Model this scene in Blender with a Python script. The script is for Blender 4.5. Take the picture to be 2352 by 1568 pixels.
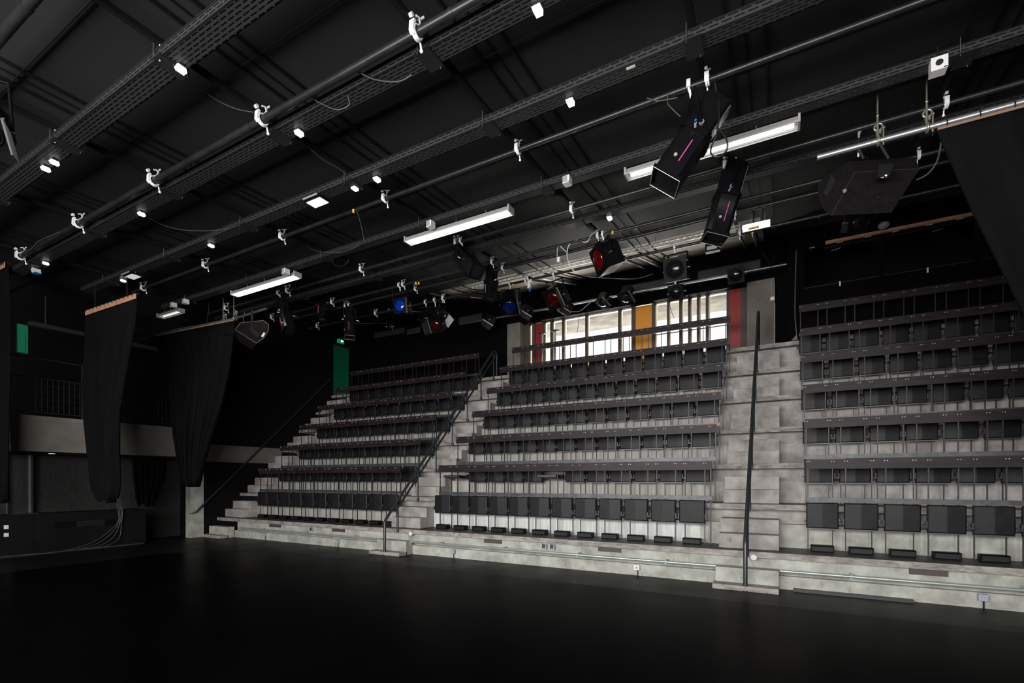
import bpy, math, random
from mathutils import Vector, Matrix
random.seed(7)
PI = math.pi
SC = bpy.context.scene
for o in list(bpy.data.objects): bpy.data.objects.remove(o)
COL = SC.collection

# ------------------------------------------------------------------ camera
F_PX, YAW, HOR, EYE = 1122.3, math.radians(28.87), 1100.0, 1.6
cs, sn = math.cos(YAW), math.sin(YAW)
cam = bpy.data.cameras.new('camera'); cam_o = bpy.data.objects.new('camera', cam); COL.objects.link(cam_o)
cam.sensor_width = 36; cam.lens = 36 * F_PX / 2352; cam.shift_x = 0; cam.shift_y = (HOR - 784) / 2352
cam.clip_start = .05; cam.clip_end = 400
cam_o.location = (0, 0, EYE); cam_o.rotation_euler = (PI / 2, 0, YAW)
SC.camera = cam_o

# ------------------------------------------------------------------ world, exposure
SC.view_settings.view_transform = 'Standard'; SC.view_settings.look = 'None'
SC.view_settings.gamma = 1; SC.view_settings.use_curve_mapping = False
SC.view_settings.exposure = 0.0
W = bpy.data.worlds.new('overcast_sky'); SC.world = W; W.use_nodes = True
bg = W.node_tree.nodes['Background']; bg.inputs[0].default_value = (.97, .97, .96, 1); bg.inputs[1].default_value = 1.35

# ------------------------------------------------------------------ large lights (added fill from the unseen stage side, and the sun)
def area(name, loc, target, sx, sy, power, col=(1, 1, 1)):
    l = bpy.data.lights.new(name, 'AREA'); l.shape = 'RECTANGLE'; l.size = sx; l.size_y = sy
    l.energy = power; l.color = col
    o = bpy.data.objects.new(name, l); COL.objects.link(o); o.location = loc
    d = Vector(target) - Vector(loc); o.rotation_euler = d.to_track_quat('-Z', 'Y').to_euler()
    return o
area('stage_side_fill', (-4.0, -4.1, 3.0), (-5.5, 8, 2.4), 8.9, 3.4, 1520, (1.0, .985, .95))  # main fill, added behind the viewer to light the stand
area('stage_side_fill', (2.6, -4.1, 3.0), (2.6, 8, 2.6), 2.5, 3.4, 430, (1.0, .985, .95))
sun = bpy.data.lights.new('afternoon_sun', 'SUN'); sun.energy = 200; sun.angle = .01; sun.color = (1, .96, .9)
sun_o = bpy.data.objects.new('afternoon_sun', sun); COL.objects.link(sun_o); sun_o.rotation_euler = (math.radians(-38), 0, math.radians(-12))

# ------------------------------------------------------------------ pixel helpers (a pixel of the frame to a point of the room)
def ray(u, v):
    k = (u - 1176) / F_PX
    return (k * cs - sn, k * sn + cs, -(v - HOR) / F_PX)
def atY(u, v, Y):
    r = ray(u, v); d = Y / r[1]; return Vector((r[0] * d, Y, EYE + r[2] * d))
def atX(u, v, X):
    r = ray(u, v); d = X / r[0]; return Vector((X, r[1] * d, EYE + r[2] * d))
def atZ(u, v, Z):
    r = ray(u, v); d = (Z - EYE) / r[2]; return Vector((r[0] * d, r[1] * d, Z))
CY = [-6, 3, 4, 5, 7.5, 10.6, 13.3, 20]; CZ = [5.78, 5.83, 5.86, 5.90, 6.06, 6.40, 7.15, 9.4]
def zc(Y):                                              # underside of the ceiling joists at depth Y
    for i in range(len(CY) - 1):
        if Y <= CY[i + 1]:
            t = (Y - CY[i]) / (CY[i + 1] - CY[i]); return CZ[i] + t * (CZ[i + 1] - CZ[i])
    return CZ[-1]

# ------------------------------------------------------------------ materials
MATS = {}
def mat(name, col, rough=.6, metal=0, emit=None, es=1.0, spec=.5):
    if name in MATS: return MATS[name]
    m = bpy.data.materials.new(name); m.use_nodes = True
    b = m.node_tree.nodes['Principled BSDF']
    b.inputs['Base Color'].default_value = (*col, 1); b.inputs['Roughness'].default_value = rough
    b.inputs['Metallic'].default_value = metal; b.inputs['Specular IOR Level'].default_value = spec
    if emit: b.inputs['Emission Color'].default_value = (*emit, 1); b.inputs['Emission Strength'].default_value = es
    MATS[name] = m; return m
def N(m, t, **kw):
    n = m.node_tree.nodes.new(t)
    for k, v in kw.items(): setattr(n, k, v)
    return n
def L(m, a, b): m.node_tree.links.new(a, b)
def coords(m, scale=(1, 1, 1)):
    tc = N(m, 'ShaderNodeTexCoord'); mp = N(m, 'ShaderNodeMapping'); mp.inputs['Scale'].default_value = scale
    geo = N(m, 'ShaderNodeNewGeometry')
    L(m, geo.outputs['Position'], mp.inputs['Vector']); return mp.outputs[0]
def noisy(name, c1, c2, rough=.7, scale=(1, 1, 1), ns=3, detail=6, bump=0.0, lo=.35, hi=.65, metal=0, spec=.5, r2=None, third=None):
    """two-tone procedural surface: noise in room coordinates between c1 and c2, optional streaks (third) and bump"""
    if name in MATS: return MATS[name]
    m = mat(name, c1, rough, metal, spec=spec); b = m.node_tree.nodes['Principled BSDF']
    v = coords(m, scale)
    n = N(m, 'ShaderNodeTexNoise'); n.inputs['Scale'].default_value = ns; n.inputs['Detail'].default_value = detail
    n.inputs['Roughness'].default_value = .6
    L(m, v, n.inputs['Vector'])
    r = N(m, 'ShaderNodeValToRGB'); r.color_ramp.elements[0].position = lo; r.color_ramp.elements[1].position = hi
    r.color_ramp.elements[0].color = (*c1, 1); r.color_ramp.elements[1].color = (*c2, 1)
    L(m, n.outputs[0], r.inputs[0]); out = r.outputs[0]
    if third:
        c3, sc3, ns3, l3, h3 = third
        v3 = coords(m, sc3); n3 = N(m, 'ShaderNodeTexNoise'); n3.inputs['Scale'].default_value = ns3; n3.inputs['Detail'].default_value = 5
        L(m, v3, n3.inputs['Vector'])
        r3 = N(m, 'ShaderNodeValToRGB'); r3.color_ramp.elements[0].position = l3; r3.color_ramp.elements[1].position = h3
        r3.color_ramp.elements[0].color = (0, 0, 0, 1); r3.color_ramp.elements[1].color = (1, 1, 1, 1)
        L(m, n3.outputs[0], r3.inputs[0])
        mx = N(m, 'ShaderNodeMix', data_type='RGBA'); L(m, r3.outputs[0], mx.inputs[0]); L(m, out, mx.inputs[6]); mx.inputs[7].default_value = (*c3, 1)
        out = mx.outputs[2]
    L(m, out, b.inputs['Base Color'])
    if r2 is not None:
        mr = N(m, 'ShaderNodeMapRange'); mr.inputs[3].default_value = rough; mr.inputs[4].default_value = r2
        L(m, n.outputs[0], mr.inputs[0]); L(m, mr.outputs[0], b.inputs['Roughness'])
    if bump:
        bp = N(m, 'ShaderNodeBump'); bp.inputs['Strength'].default_value = bump; bp.inputs['Distance'].default_value = .02
        L(m, n.outputs[0], bp.inputs['Height']); L(m, bp.outputs[0], b.inputs['Normal'])
    return m
M_CONC = noisy('board_marked_concrete', (.21, .193, .183), (.46, .43, .415), .85, (1, 1, 1), 3.0, 12, .35, .32, .68, third=((.15, .138, .128), (4, 4, 2.5), 3.0, .60, .85))
M_CONC_G = noisy('pale_green_concrete', (.25, .25, .225), (.50, .50, .462), .85, (1, 1, 1), 3.5, 12, .35, .32, .68, third=((.20, .20, .175), (5, 5, 2), 3.0, .60, .85))
M_CONC_S = noisy('streaked_concrete', (.29, .275, .255), (.46, .44, .415), .85, (9, 9, .7), 2.4, 7, .15, .3, .7, third=((.52, .53, .50), (14, 14, .9), 2.0, .55, .75))
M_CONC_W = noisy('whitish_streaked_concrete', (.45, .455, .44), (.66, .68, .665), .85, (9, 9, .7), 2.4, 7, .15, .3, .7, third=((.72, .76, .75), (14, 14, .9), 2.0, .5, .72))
M_CONC_D = noisy('dusty_brown_concrete', (.11, .10, .09), (.19, .172, .155), .9, (1, 1, 1), 1.6, 9, .2, .3, .7)
M_CONC_T = noisy('lip_concrete', (.19, .172, .16), (.40, .37, .35), .9, (1, 1, 3), 5, 9, .5, .35, .65, third=((.10, .09, .082), (5, 5, 12), 2.0, .58, .75))
M_BLACKP = noisy('black_paint_tread', (.008, .008, .008), (.015, .0145, .014), .38, (1, 1, 1), 4, 4, .1, r2=.55)
M_WALL = noisy('matt_black_wall', (.0028, .0028, .0034), (.0045, .0045, .0052), .9, (1, 1, 1), .9, 4, 0, spec=.15)
M_REAR = noisy('dark_grey_black_wall', (.002, .002, .0025), (.003, .003, .0036), .9, (1, 1, 1), .8, 4, 0, spec=.06)
M_CEIL = noisy('black_painted_ceiling', (.0185, .0185, .0200), (.0235, .0235, .0252), .8, (1, 1, 1), .5, 3, 0, spec=.25,
               third=((.5, .5, .5), (1, 1, 1), 26, .79, .80))
M_COVE = noisy('raw_concrete_soffit', (.55, .50, .44), (.75, .70, .63), .85, (.3, 3.5, 3.5), 1.2, 6, .1, .35, .65)
M_JOIST = mat('black_joist_paint', (.005, .005, .006), .7, spec=.2)
M_PIPE = noisy('black_scuffed_pipe', (.018, .018, .019), (.030, .030, .032), .34, (1, 1, 1), 6, 5, 0, metal=.35, third=((.2, .2, .2), (14, 14, 14), 3, .74, .78))
M_CHROME = mat('chrome_clamp_metal', (.92, .93, .94), .25, .0)
M_ALU = mat('bare_aluminium', (.62, .61, .62), .32, .8)
M_ALU_D = mat('dull_aluminium', (.25, .25, .26), .4, .8)
M_ALU_K = mat('grey_barn_door_metal', (.06, .06, .065), .35, .6)
M_POST = mat('dark_grey_painted_steel', (.020, .020, .022), .45, .2)
M_RAILD = mat('dark_handrail_steel', (.040, .044, .048), .36, .4)
M_RAILG = noisy('worn_grey_blue_steel', (.045, .05, .055), (.085, .09, .098), .42, (3, 3, 3), 3, 7, .1, .4, .65, metal=.3, third=((.30, .10, .04), (5, 5, 5), 2, .76, .78))
M_BOARD = noisy('dark_purple_brown_wood', (.013, .0082, .0100), (.026, .0175, .021), .45, (1.2, 8, 8), 2.5, 8, .1, .35, .65, spec=.22, third=((.16, .055, .02), (2.5, 9, 9), 2.0, .73, .76))
M_BOARDE = mat('worn_orange_wood_edge', (.20, .085, .035), .6)
M_SEAT = noisy('black_leatherette', (.0068, .0068, .0078), (.0112, .0112, .0125), .5, (1, 1, 1), 5, 4, .15, spec=.3)
M_SEATE = mat('seat_steel_edge', (.07, .07, .08), .4, .5)
M_BLACK = mat('satin_black_metal', (.003, .003, .0036), .5, .0, spec=.12)
M_MATTE = mat('matt_black_plastic', (.006, .006, .0065), .7)
M_LAMP = mat('black_lamp_enamel', (.005, .005, .006), .24, .0, spec=.35)
M_CLOTH = noisy('black_drape_cloth', (.0036, .0036, .0040), (.0055, .0055, .006), .95, (1, 1, .3), 3, 4, 0, spec=.1)
M_TAPE = noisy('tan_webbing_tape', (.45, .22, .12), (.62, .33, .19), .8, (1, 1, 1), 7, 4, 0)
M_WHITE = mat('white_enamel', (.75, .75, .74), .4)
M_SENSOR = mat('glowing_white_lens', (.9, .9, .9), .4, emit=(1, 1, 1), es=1.2)
M_TUBE = mat('lit_fluorescent_tube', (.95, .95, .95), .3, emit=(1, .97, .91), es=16)
M_TUBE2 = mat('dim_fluorescent_tube', (.8, .8, .78), .3, emit=(1, .98, .92), es=.9)
M_REFL = mat('white_reflector_enamel', (.36, .355, .34), .3, .1)
M_GREY = mat('light_grey_plastic', (.33, .33, .34), .5)
M_DGREY = mat('charcoal_plastic', (.035, .035, .038), .5)
M_PINK = mat('magenta_stripe', (.55, .05, .30), .5, emit=(.8, .1, .45), es=.12)
M_BLUE = mat('blue_plastic_knob', (.01, .16, .55), .4)
M_GELB = mat('blue_glass_gel', (.0015, .025, .32), .10, emit=(0, .04, .5), es=.03, spec=.9)
M_GELD = mat('deep_blue_glass_gel', (.001, .008, .09), .12, spec=.9)
M_GELK = mat('deep_red_glass_gel', (.035, .0008, .001), .12, spec=.9)
M_GELR = mat('red_glass_gel', (.06, .0006, .0006), .08, emit=(.3, 0, 0), es=.02, spec=.9)
M_LENS = mat('dark_glass_lens', (.008, .008, .010), .12, spec=.4)
M_YEL = mat('yellow_tape', (.85, .55, .03), .5)
M_SPK = noisy('carpet_covered_cabinet', (.008, .006, .007), (.012, .0095, .011), .85, (1, 1, 1), 9, 5, .2, spec=.08, third=((.22, .14, .11), (4, 4, 4), 3, .72, .76))
M_EDGE = mat('worn_pale_edge', (.20, .15, .125), .7)
M_GREEN = mat('emerald_green_paint', (.004, .15, .062), .5)
M_GREEN2 = mat('bright_green_paint', (.006, .26, .12), .5)
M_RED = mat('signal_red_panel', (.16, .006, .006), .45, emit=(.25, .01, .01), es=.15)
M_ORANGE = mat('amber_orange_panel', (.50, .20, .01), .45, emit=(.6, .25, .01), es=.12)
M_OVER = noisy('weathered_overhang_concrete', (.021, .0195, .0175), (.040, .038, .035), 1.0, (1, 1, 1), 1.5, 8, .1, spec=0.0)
M_MULL = mat('brown_painted_mullion', (.055, .038, .03), .6)
M_FRAMEW = mat('pale_beige_frame', (.45, .39, .32), .6)
M_CABLE = mat('black_rubber_cable', (.010, .010, .011), .4)
M_CABLEG = mat('grey_cable', (.06, .06, .062), .45)
M_CABLEW = mat('white_cable', (.6, .6, .6), .5)
M_VENT = mat('grey_bulkhead_vent', (.045, .045, .047), .6)
M_GRILLE = mat('brown_vent_grille', (.075, .060, .055), .6)
M_PALEPIPE = mat('pale_green_metal_pipe', (.42, .47, .45), .3, .45)
M_SOCK = mat('blue_grey_socket', (.32, .37, .40), .45)
M_CAB = noisy('charcoal_painted_plywood', (.0052, .0052, .0056), (.0072, .0072, .0078), .6, (1, 1, 1), 2, 3, 0, spec=.12)
M_ROUGH = noisy('rough_cast_dark_wall', (.010, .0095, .0095), (.034, .032, .031), .9, (1, 1, 1), 22, 6, .9, .35, .7)
M_PAPER = mat('white_paper_label', (.7, .7, .7), .6)
def glass_mat():
    m = bpy.data.materials.new('clear_window_glass'); m.use_nodes = True; nt = m.node_tree; nt.nodes.clear()
    out = nt.nodes.new('ShaderNodeOutputMaterial'); tr = nt.nodes.new('ShaderNodeBsdfTransparent'); gl = nt.nodes.new('ShaderNodeBsdfGlossy')
    fr = nt.nodes.new('ShaderNodeFresnel'); mx = nt.nodes.new('ShaderNodeMixShader'); gl.inputs['Roughness'].default_value = .02
    tr.inputs[0].default_value = (.97, .98, .98, 1)
    L(m, fr.outputs[0], mx.inputs[0]); L(m, tr.outputs[0], mx.inputs[1]); L(m, gl.outputs[0], mx.inputs[2]); L(m, mx.outputs[0], out.inputs[0]); return m
M_GLASS = glass_mat()
def tray_mat():
    """black steel with rows of slots (dashes) along the run"""
    m = mat('slotted_black_steel', (.03, .03, .032), .4, .3); b = m.node_tree.nodes['Principled BSDF']
    v = coords(m); br = N(m, 'ShaderNodeTexBrick'); br.offset = .5
    mp = N(m, 'ShaderNodeMapping'); mp.inputs['Scale'].default_value = (14, 30, 30); L(m, v, mp.inputs['Vector'])
    sx = N(m, 'ShaderNodeSeparateXYZ'); L(m, v, sx.inputs[0])
    ad = N(m, 'ShaderNodeMath', operation='ADD'); L(m, sx.outputs[1], ad.inputs[0]); L(m, sx.outputs[2], ad.inputs[1])
    cb = N(m, 'ShaderNodeCombineXYZ'); L(m, sx.outputs[0], cb.inputs[0]); L(m, ad.outputs[0], cb.inputs[1])
    L(m, cb.outputs[0], br.inputs['Vector'])
    br.inputs['Scale'].default_value = 1; br.inputs['Brick Width'].default_value = .11; br.inputs['Row Height'].default_value = .036
    br.inputs['Mortar Size'].default_value = .0125; br.inputs['Mortar Smooth'].default_value = .1
    br.inputs['Color1'].default_value = (.001, .001, .001, 1); br.inputs['Color2'].default_value = (.002, .002, .002, 1)
    br.inputs['Mortar'].default_value = (.050, .050, .053, 1)
    L(m, br.outputs[0], b.inputs['Base Color']); return m
M_TRAY = tray_mat()
def floor_mat():
    m = mat('dark_brown_plank_floor', (.02, .018, .017), .3); b = m.node_tree.nodes['Principled BSDF']
    v = coords(m); br = N(m, 'ShaderNodeTexBrick'); L(m, v, br.inputs['Vector']); br.offset = .37
    br.inputs['Brick Width'].default_value = 2.2; br.inputs['Row Height'].default_value = .14; br.inputs['Mortar Size'].default_value = .003
    br.inputs['Color1'].default_value = (.006, .0054, .0050, 1); br.inputs['Color2'].default_value = (.0105, .0092, .0084, 1); br.inputs['Mortar'].default_value = (.008, .008, .008, 1)
    br.inputs['Scale'].default_value = 1
    n = N(m, 'ShaderNodeTexNoise'); n.inputs['Scale'].default_value = 1.3; n.inputs['Detail'].default_value = 7; L(m, v, n.inputs['Vector'])
    mx = N(m, 'ShaderNodeMix', data_type='RGBA', blend_type='MULTIPLY'); mx.inputs[0].default_value = .6; L(m, br.outputs[0], mx.inputs[6])
    rr = N(m, 'ShaderNodeMapRange'); rr.inputs[3].default_value = .5; rr.inputs[4].default_value = 1.5; L(m, n.outputs[0], rr.inputs[0]); L(m, rr.outputs[0], mx.inputs[7])
    L(m, mx.outputs[2], b.inputs['Base Color'])
    r2 = N(m, 'ShaderNodeMapRange'); r2.inputs[3].default_value = .32; r2.inputs[4].default_value = .55; L(m, n.outputs[0], r2.inputs[0]); L(m, r2.outputs[0], b.inputs['Roughness'])
    return m
M_FLOOR = floor_mat(); M_FLOOR.node_tree.nodes['Principled BSDF'].inputs['Specular IOR Level'].default_value = .12
M_VINYL = noisy('black_dance_vinyl', (.0008, .0008, .0010), (.0014, .0014, .0016), .24, (1, 1, 1), 1.1, 6, 0, r2=.42, spec=.015)

# ------------------------------------------------------------------ mesh builder
class MB:
    def __init__(s): s.v = []; s.f = []; s.M = None; s.sm = []
    def add(s, vs, fs, smooth=False):
        b = len(s.v)
        for p in vs:
            p = Vector(p)
            if s.M is not None: p = s.M @ p
            s.v.append(tuple(p))
        for f in fs: s.f.append(tuple(b + i for i in f)); s.sm.append(smooth)
        return s
    def box(s, a, b):
        (x0, y0, z0), (x1, y1, z1) = a, b
        x0, x1 = min(x0, x1), max(x0, x1); y0, y1 = min(y0, y1), max(y0, y1); z0, z1 = min(z0, z1), max(z0, z1)
        return s.add([(x0, y0, z0), (x1, y0, z0), (x1, y1, z0), (x0, y1, z0), (x0, y0, z1), (x1, y0, z1), (x1, y1, z1), (x0, y1, z1)],
                     [(0, 3, 2, 1), (4, 5, 6, 7), (0, 1, 5, 4), (1, 2, 6, 5), (2, 3, 7, 6), (3, 0, 4, 7)])
    def cbox(s, c, sz): return s.box([c[i] - sz[i] / 2 for i in range(3)], [c[i] + sz[i] / 2 for i in range(3)])
    def bevbox(s, a, b, r):
        """box with its four long edges (along Z) chamfered"""
        (x0, y0, z0), (x1, y1, z1) = a, b
        P = [(x0 + r, y0), (x1 - r, y0), (x1, y0 + r), (x1, y1 - r), (x1 - r, y1), (x0 + r, y1), (x0, y1 - r), (x0, y0 + r)]
        return s.prism([(x, y, z0) for x, y in P], (0, 0, z1 - z0))
    def prism(s, poly, vec):
        n = len(poly); vec = Vector(vec)
        vs = [Vector(p) for p in poly] + [Vector(p) + vec for p in poly]
        fs = [tuple(range(n))[::-1], tuple(range(n, 2 * n))] + [(i, (i + 1) % n, n + (i + 1) % n, n + i) for i in range(n)]
        return s.add(vs, fs)
    def tube(s, pts, r, n=8, cap=True):
        pts = [Vector(p) for p in pts]; rs = r if isinstance(r, (list, tuple)) else [r] * len(pts)
        vs = []; prev = None
        for i, p in enumerate(pts):
            t = (pts[min(i + 1, len(pts) - 1)] - pts[max(i - 1, 0)]).normalized()
            if prev is None:
                a = t.orthogonal().normalized()
            else:
                a = (prev - t * prev.dot(t)); a = a.normalized() if a.length > 1e-6 else t.orthogonal().normalized()
            prev = a; b = t.cross(a)
            for k in range(n):
                w = 2 * PI * k / n; vs.append(p + (a * math.cos(w) + b * math.sin(w)) * rs[i])
        fs = []
        for i in range(len(pts) - 1):
            for k in range(n): fs.append((i * n + k, i * n + (k + 1) % n, (i + 1) * n + (k + 1) % n, (i + 1) * n + k))
        s.add(vs, fs, True)
        if cap:
            m = len(pts) - 1
            s.add(vs[:n], [tuple(range(n))[::-1]]); s.add(vs[m * n:], [tuple(range(n))])
        return s
    def cyl(s, a, b, r, n=12): return s.tube([a, b], r, n)
    def torus(s, c, ax, R, r, a0=0, a1=2 * PI, n=16, m=6):
        ax = Vector(ax).normalized(); u = ax.orthogonal().normalized(); w = ax.cross(u); c = Vector(c)
        pts = [c + (u * math.cos(a0 + (a1 - a0) * i / n) + w * math.sin(a0 + (a1 - a0) * i / n)) * R for i in range(n + 1)]
        return s.tube(pts, r, m)
    def sphere(s, c, r, n=10, m=6, zs=1.0):
        vs = []; fs = []; c = Vector(c)
        for i in range(m + 1):
            th = PI * i / m
            for k in range(n): vs.append(c + Vector((math.sin(th) * math.cos(2 * PI * k / n), math.sin(th) * math.sin(2 * PI * k / n), math.cos(th) * zs)) * r)
        for i in range(m):
            for k in range(n): fs.append((i * n + k, i * n + (k + 1) % n, (i + 1) * n + (k + 1) % n, (i + 1) * n + k))
        return s.add(vs, fs, True)
    def build(s, name, material, parent=None, origin=None):
        me = bpy.data.meshes.new(name)
        o = Vector(origin) if origin is not None else Vector((0, 0, 0))
        me.from_pydata([tuple(Vector(p) - o) for p in s.v], [], s.f)
        for i, p in enumerate(me.polygons): p.use_smooth = s.sm[i]
        me.materials.append(material); me.validate(); me.update()
        import bmesh
        bm = bmesh.new(); bm.from_mesh(me); bmesh.ops.recalc_face_normals(bm, faces=bm.faces); bm.to_mesh(me); bm.free()
        ob = bpy.data.objects.new(name, me); COL.objects.link(ob); ob.location = o
        if parent is not None: ob.parent = parent
        return ob
def tag(o, label=None, cat=None, group=None, kind=None):
    if label: o['label'] = label
    if cat: o['category'] = cat
    if group: o['group'] = group
    if kind: o['kind'] = kind
    return o
def empty(name, loc, label=None, cat=None, group=None):
    e = bpy.data.objects.new(name, None); COL.objects.link(e); e.location = loc; e.empty_display_size = .05
    return tag(e, label, cat, group)
def part(mb, name, material, root, label=None):
    """mesh given in world coordinates becomes a child of root (root is unrotated)"""
    o = mb.build(name, material, None, root.location); o.location = (0, 0, 0); o.parent = root
    if label: o['label'] = label
    return o
def single(mb, name, material, origin, label, cat, group=None):
    return tag(mb.build(name, material, None, origin), label, cat, group)
def struct(mb, name, material, parent=None):
    o = mb.build(name, material, parent)
    if parent is None: o['kind'] = 'structure'
    return o
def copy_tree(o, loc):
    c = o.copy(); COL.objects.link(c); c.location = loc
    for ch in list(o.children):
        d = ch.copy(); COL.objects.link(d); d.parent = c
        for g in list(ch.children):
            q = g.copy(); COL.objects.link(q); q.parent = d
    return c
ORD = ['first', 'second', 'third', 'fourth', 'fifth', 'sixth', 'seventh', 'eighth', 'ninth', 'tenth', 'eleventh', 'twelfth']
ROW = ['front', 'second', 'third', 'fourth', 'fifth', 'top']

# ================================================================== THE ROOM
XL, XR, YB, YR = -14.1, 5.2, -4.0, 13.1
TY, TZ = .675, .678                                            # depth and rise of one tier
LIP = [(8.14 + TY * k, .52 + TZ * k) for k in range(7)]
struct(MB().box((-17.5, YB, -.1), (XR, 9.0, 0)), 'floor', M_FLOOR)
p0, p1 = atZ(178, 1300, 0), atZ(434, 1255, 0)
single(MB().prism([(-6.9, 7.0, .001), (XR - .05, 7.0, .001), (XR - .05, YB + .3, .001), (-11.6, YB + .3, .001), (-11.6, 5.6, .001), (-10.6, 7.0, .001)], (0, 0, .004)),
       'dance_floor', M_VINYL, (0, 3, 0), 'black glossy vinyl dance floor laid over the stage boards', 'dance floor')
# left wall: black above the concrete, an opening for the balcony towards the stage
w = MB().box((XL - .2, 7.75, -.05), (XL, 12.26, 7.4)).box((XL - .2, 12.26, -.05), (XL, 13.03, 4.5)).box((XL - .2, 12.26, 6.46), (XL, 13.03, 7.4)).box((XL - .2, 13.03, -.05), (XL, 13.3, 7.4))
struct(w, 'wall_left', M_WALL)
struct(MB().box((-17.5, YB, 0), (-17.3, 7.6, 6.2)), 'wall_balcony', M_WALL)
struct(MB().box((-17.5, 7.6, 0), (XL - .2, 7.8, 6.3)), 'wall_balcony', M_WALL)
struct(MB().box((XR, YB, 0), (XR + .2, 15.5, 8)), 'wall_right', M_WALL)
# unseen stage-side wall behind the viewer, two openings added for the fill lights
w = MB().box((-17.5, YB - .2, 0), (XR + .2, YB, 1.2)).box((-17.5, YB - .2, 4.8), (XR + .2, YB, 6.4))
w.box((-17.5, YB - .2, 1.2), (-8.5, YB, 4.8)).box((.5, YB - .2, 1.2), (1.3, YB, 4.8)).box((3.9, YB - .2, 1.2), (XR + .2, YB, 4.8))
struct(w, 'wall_stage', M_WALL)
# ceiling: black field following the sagging roof, and its raw concrete end
def ceil_strip(y0, y1, x0, x1, n, off, th=.06):
    mb = MB()
    vs = []; fs = []
    for i in range(n + 1):
        y = y0 + (y1 - y0) * i / n; z = zc(y) + off
        vs += [(x0, y, z), (x1, y, z), (x1, y, z + th), (x0, y, z + th)]
    for i in range(n):
        a = 4 * i; b = a + 4
        fs += [(a, a + 1, b + 1, b), (a + 1, a + 2, b + 2, b + 1), (a + 2, a + 3, b + 3, b + 2), (a + 3, a, b, b + 3)]
    fs += [(0, 3, 2, 1), (4 * n, 4 * n + 1, 4 * n + 2, 4 * n + 3)]
    return mb.add(vs, fs)
struct(ceil_strip(YB, 10.3, -17.5, XR + .2, 24, .16), 'ceiling', M_CEIL)
struct(ceil_strip(10.3, 13.3, XL - .2, -8.2, 8, .16), 'ceiling', M_CEIL)
struct(ceil_strip(10.3, 13.3, -8.2, -.35, 14, .16), 'ceiling', M_COVE)
struct(ceil_strip(10.3, 13.3, -.35, XR + .2, 8, .16), 'ceiling', M_CEIL)

# rear wall: black left part, black bulkhead above the glazing, concrete piers
W6 = LIP[6][1]
rear = MB().box((XL, YR, W6), (-7.31, YR + .2, 7.4)).box((-7.31, YR, 6.31), (-.13, YR + .2, 7.5))
struct(MB().box((XL, 13.34, -.1), (XR, 13.44, W6 - .03)), 'wall_rear', M_WALL)
struct(rear, 'wall_rear', M_REAR)
struct(MB().box((-17.5, 13.3, W6 - .03), (-7.0, 13.4, 7.5)), 'wall_rear', M_WALL)
def pier(x0, x1, label):
    e = empty('concrete_pier', ((x0 + x1) / 2, YR - .1, W6), label, 'pillar', 'raw concrete piers of the rear wall')
    part(MB().box((x0, YR - .16, W6), (x1, YR + .24, 6.30)), 'shaft', M_CONC_D, e)
    return e
pl = pier(-7.30, -6.86, 'raw concrete pier left of the bright glazing at the top of the stand')
pr = pier(-.72, -.14, 'raw concrete pier right of the bright glazing behind the top of the stairs')
struct(MB().box((-.135, YR - .02, W6), (.14, YR + .3, 7.4)).box((.14, 12.60, W6), (.36, YR + .3, 7.3)), 'wall_rear', M_REAR)
# control booth front: wall, dark glass, mullions
YBO = 12.6
b = MB().box((.36, YBO, W6), (XR, YBO + .12, 5.82)).box((.36, YBO, 6.72), (XR, YBO + .12, 7.3))
for x0, x1 in ((.36, .44), (1.80, 1.87), (3.28, 3.36)): b.box((x0, YBO, 5.82), (x1, YBO + .12, 6.72))
struct(b, 'wall_booth', M_REAR)
for i, (x0, x1) in enumerate(((.44, 1.80), (1.87, 3.28), (3.36, XR))):
    g = struct(MB().box((x0, YBO + .05, 5.82), (x1, YBO + .06, 6.72)), 'window_%d' % (i + 2), M_GLASS)
    struct(MB().box((x0, YBO + .02, 5.80), (x1, YBO + .09, 5.835)), 'window_frame', M_DGREY, g)
struct(MB().box((.24, YBO + 2.2, 3.8), (XR, YBO + 2.3, 7.8)).box((.24, YBO + .8, 3.8), (.36, YBO + 2.2, 7.8)), 'wall_booth', M_WALL)
struct(MB().box((.36, YBO + .12, 5.2), (XR, YBO + 2.2, 5.3)), 'floor', M_MATTE)
struct(MB().box((.36, YBO + .12, 7.35), (XR, YBO + 2.3, 7.45)), 'ceiling', M_WALL)
for i, (u, v) in enumerate(((1929, 651), (2130, 620))):
    p = atY(u, v, YBO); single(MB().box((p.x - .012, YBO - .03, p.z - .06), (p.x + .012, YBO, p.z + .04)), 'window_handle', M_WHITE, p,
        'small pale window handle under the %s booth window' % ('left' if i == 0 else 'right'), 'handle')
for i, (u, v) in enumerate(((1865, 569), (1929, 557), (1994, 544), (2056, 532), (2134, 517), (2205, 503))):
    p = atY(u, v, YBO); single(MB().box((p.x - .055, YBO - .02, p.z - .006), (p.x + .055, YBO, p.z + .006)), 'ventilation_slot', M_GREY, p,
        '%s of six thin pale slots above the dark booth windows, from the left' % ORD[i], 'vent', 'thin slots above the booth windows')
for i, (u, v) in enumerate(((1920, 573), (2153, 529))):
    p = atY(u, v, YBO + .6)
    single(MB().cyl((p.x - .09, p.y, p.z - .01), (p.x + .09, p.y, p.z + .02), .018), 'booth_lamp', M_ALU_D, p, 'grey tube lamp behind the %s booth window' % ('left' if i == 0 else 'right'), 'lamp')
# long tan timber batten above the booth
q0, q1 = atY(1897, 552, YBO - .2), atY(2240, 490, YBO - .2)
single(MB().box((q0.x, YBO - .10, q0.z - .015), (q1.x + 2.0, YBO - .02, q0.z + .03)), 'timber_batten', M_TAPE, q0, 'long tan timber batten along the top of the booth wall', 'batten')

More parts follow.
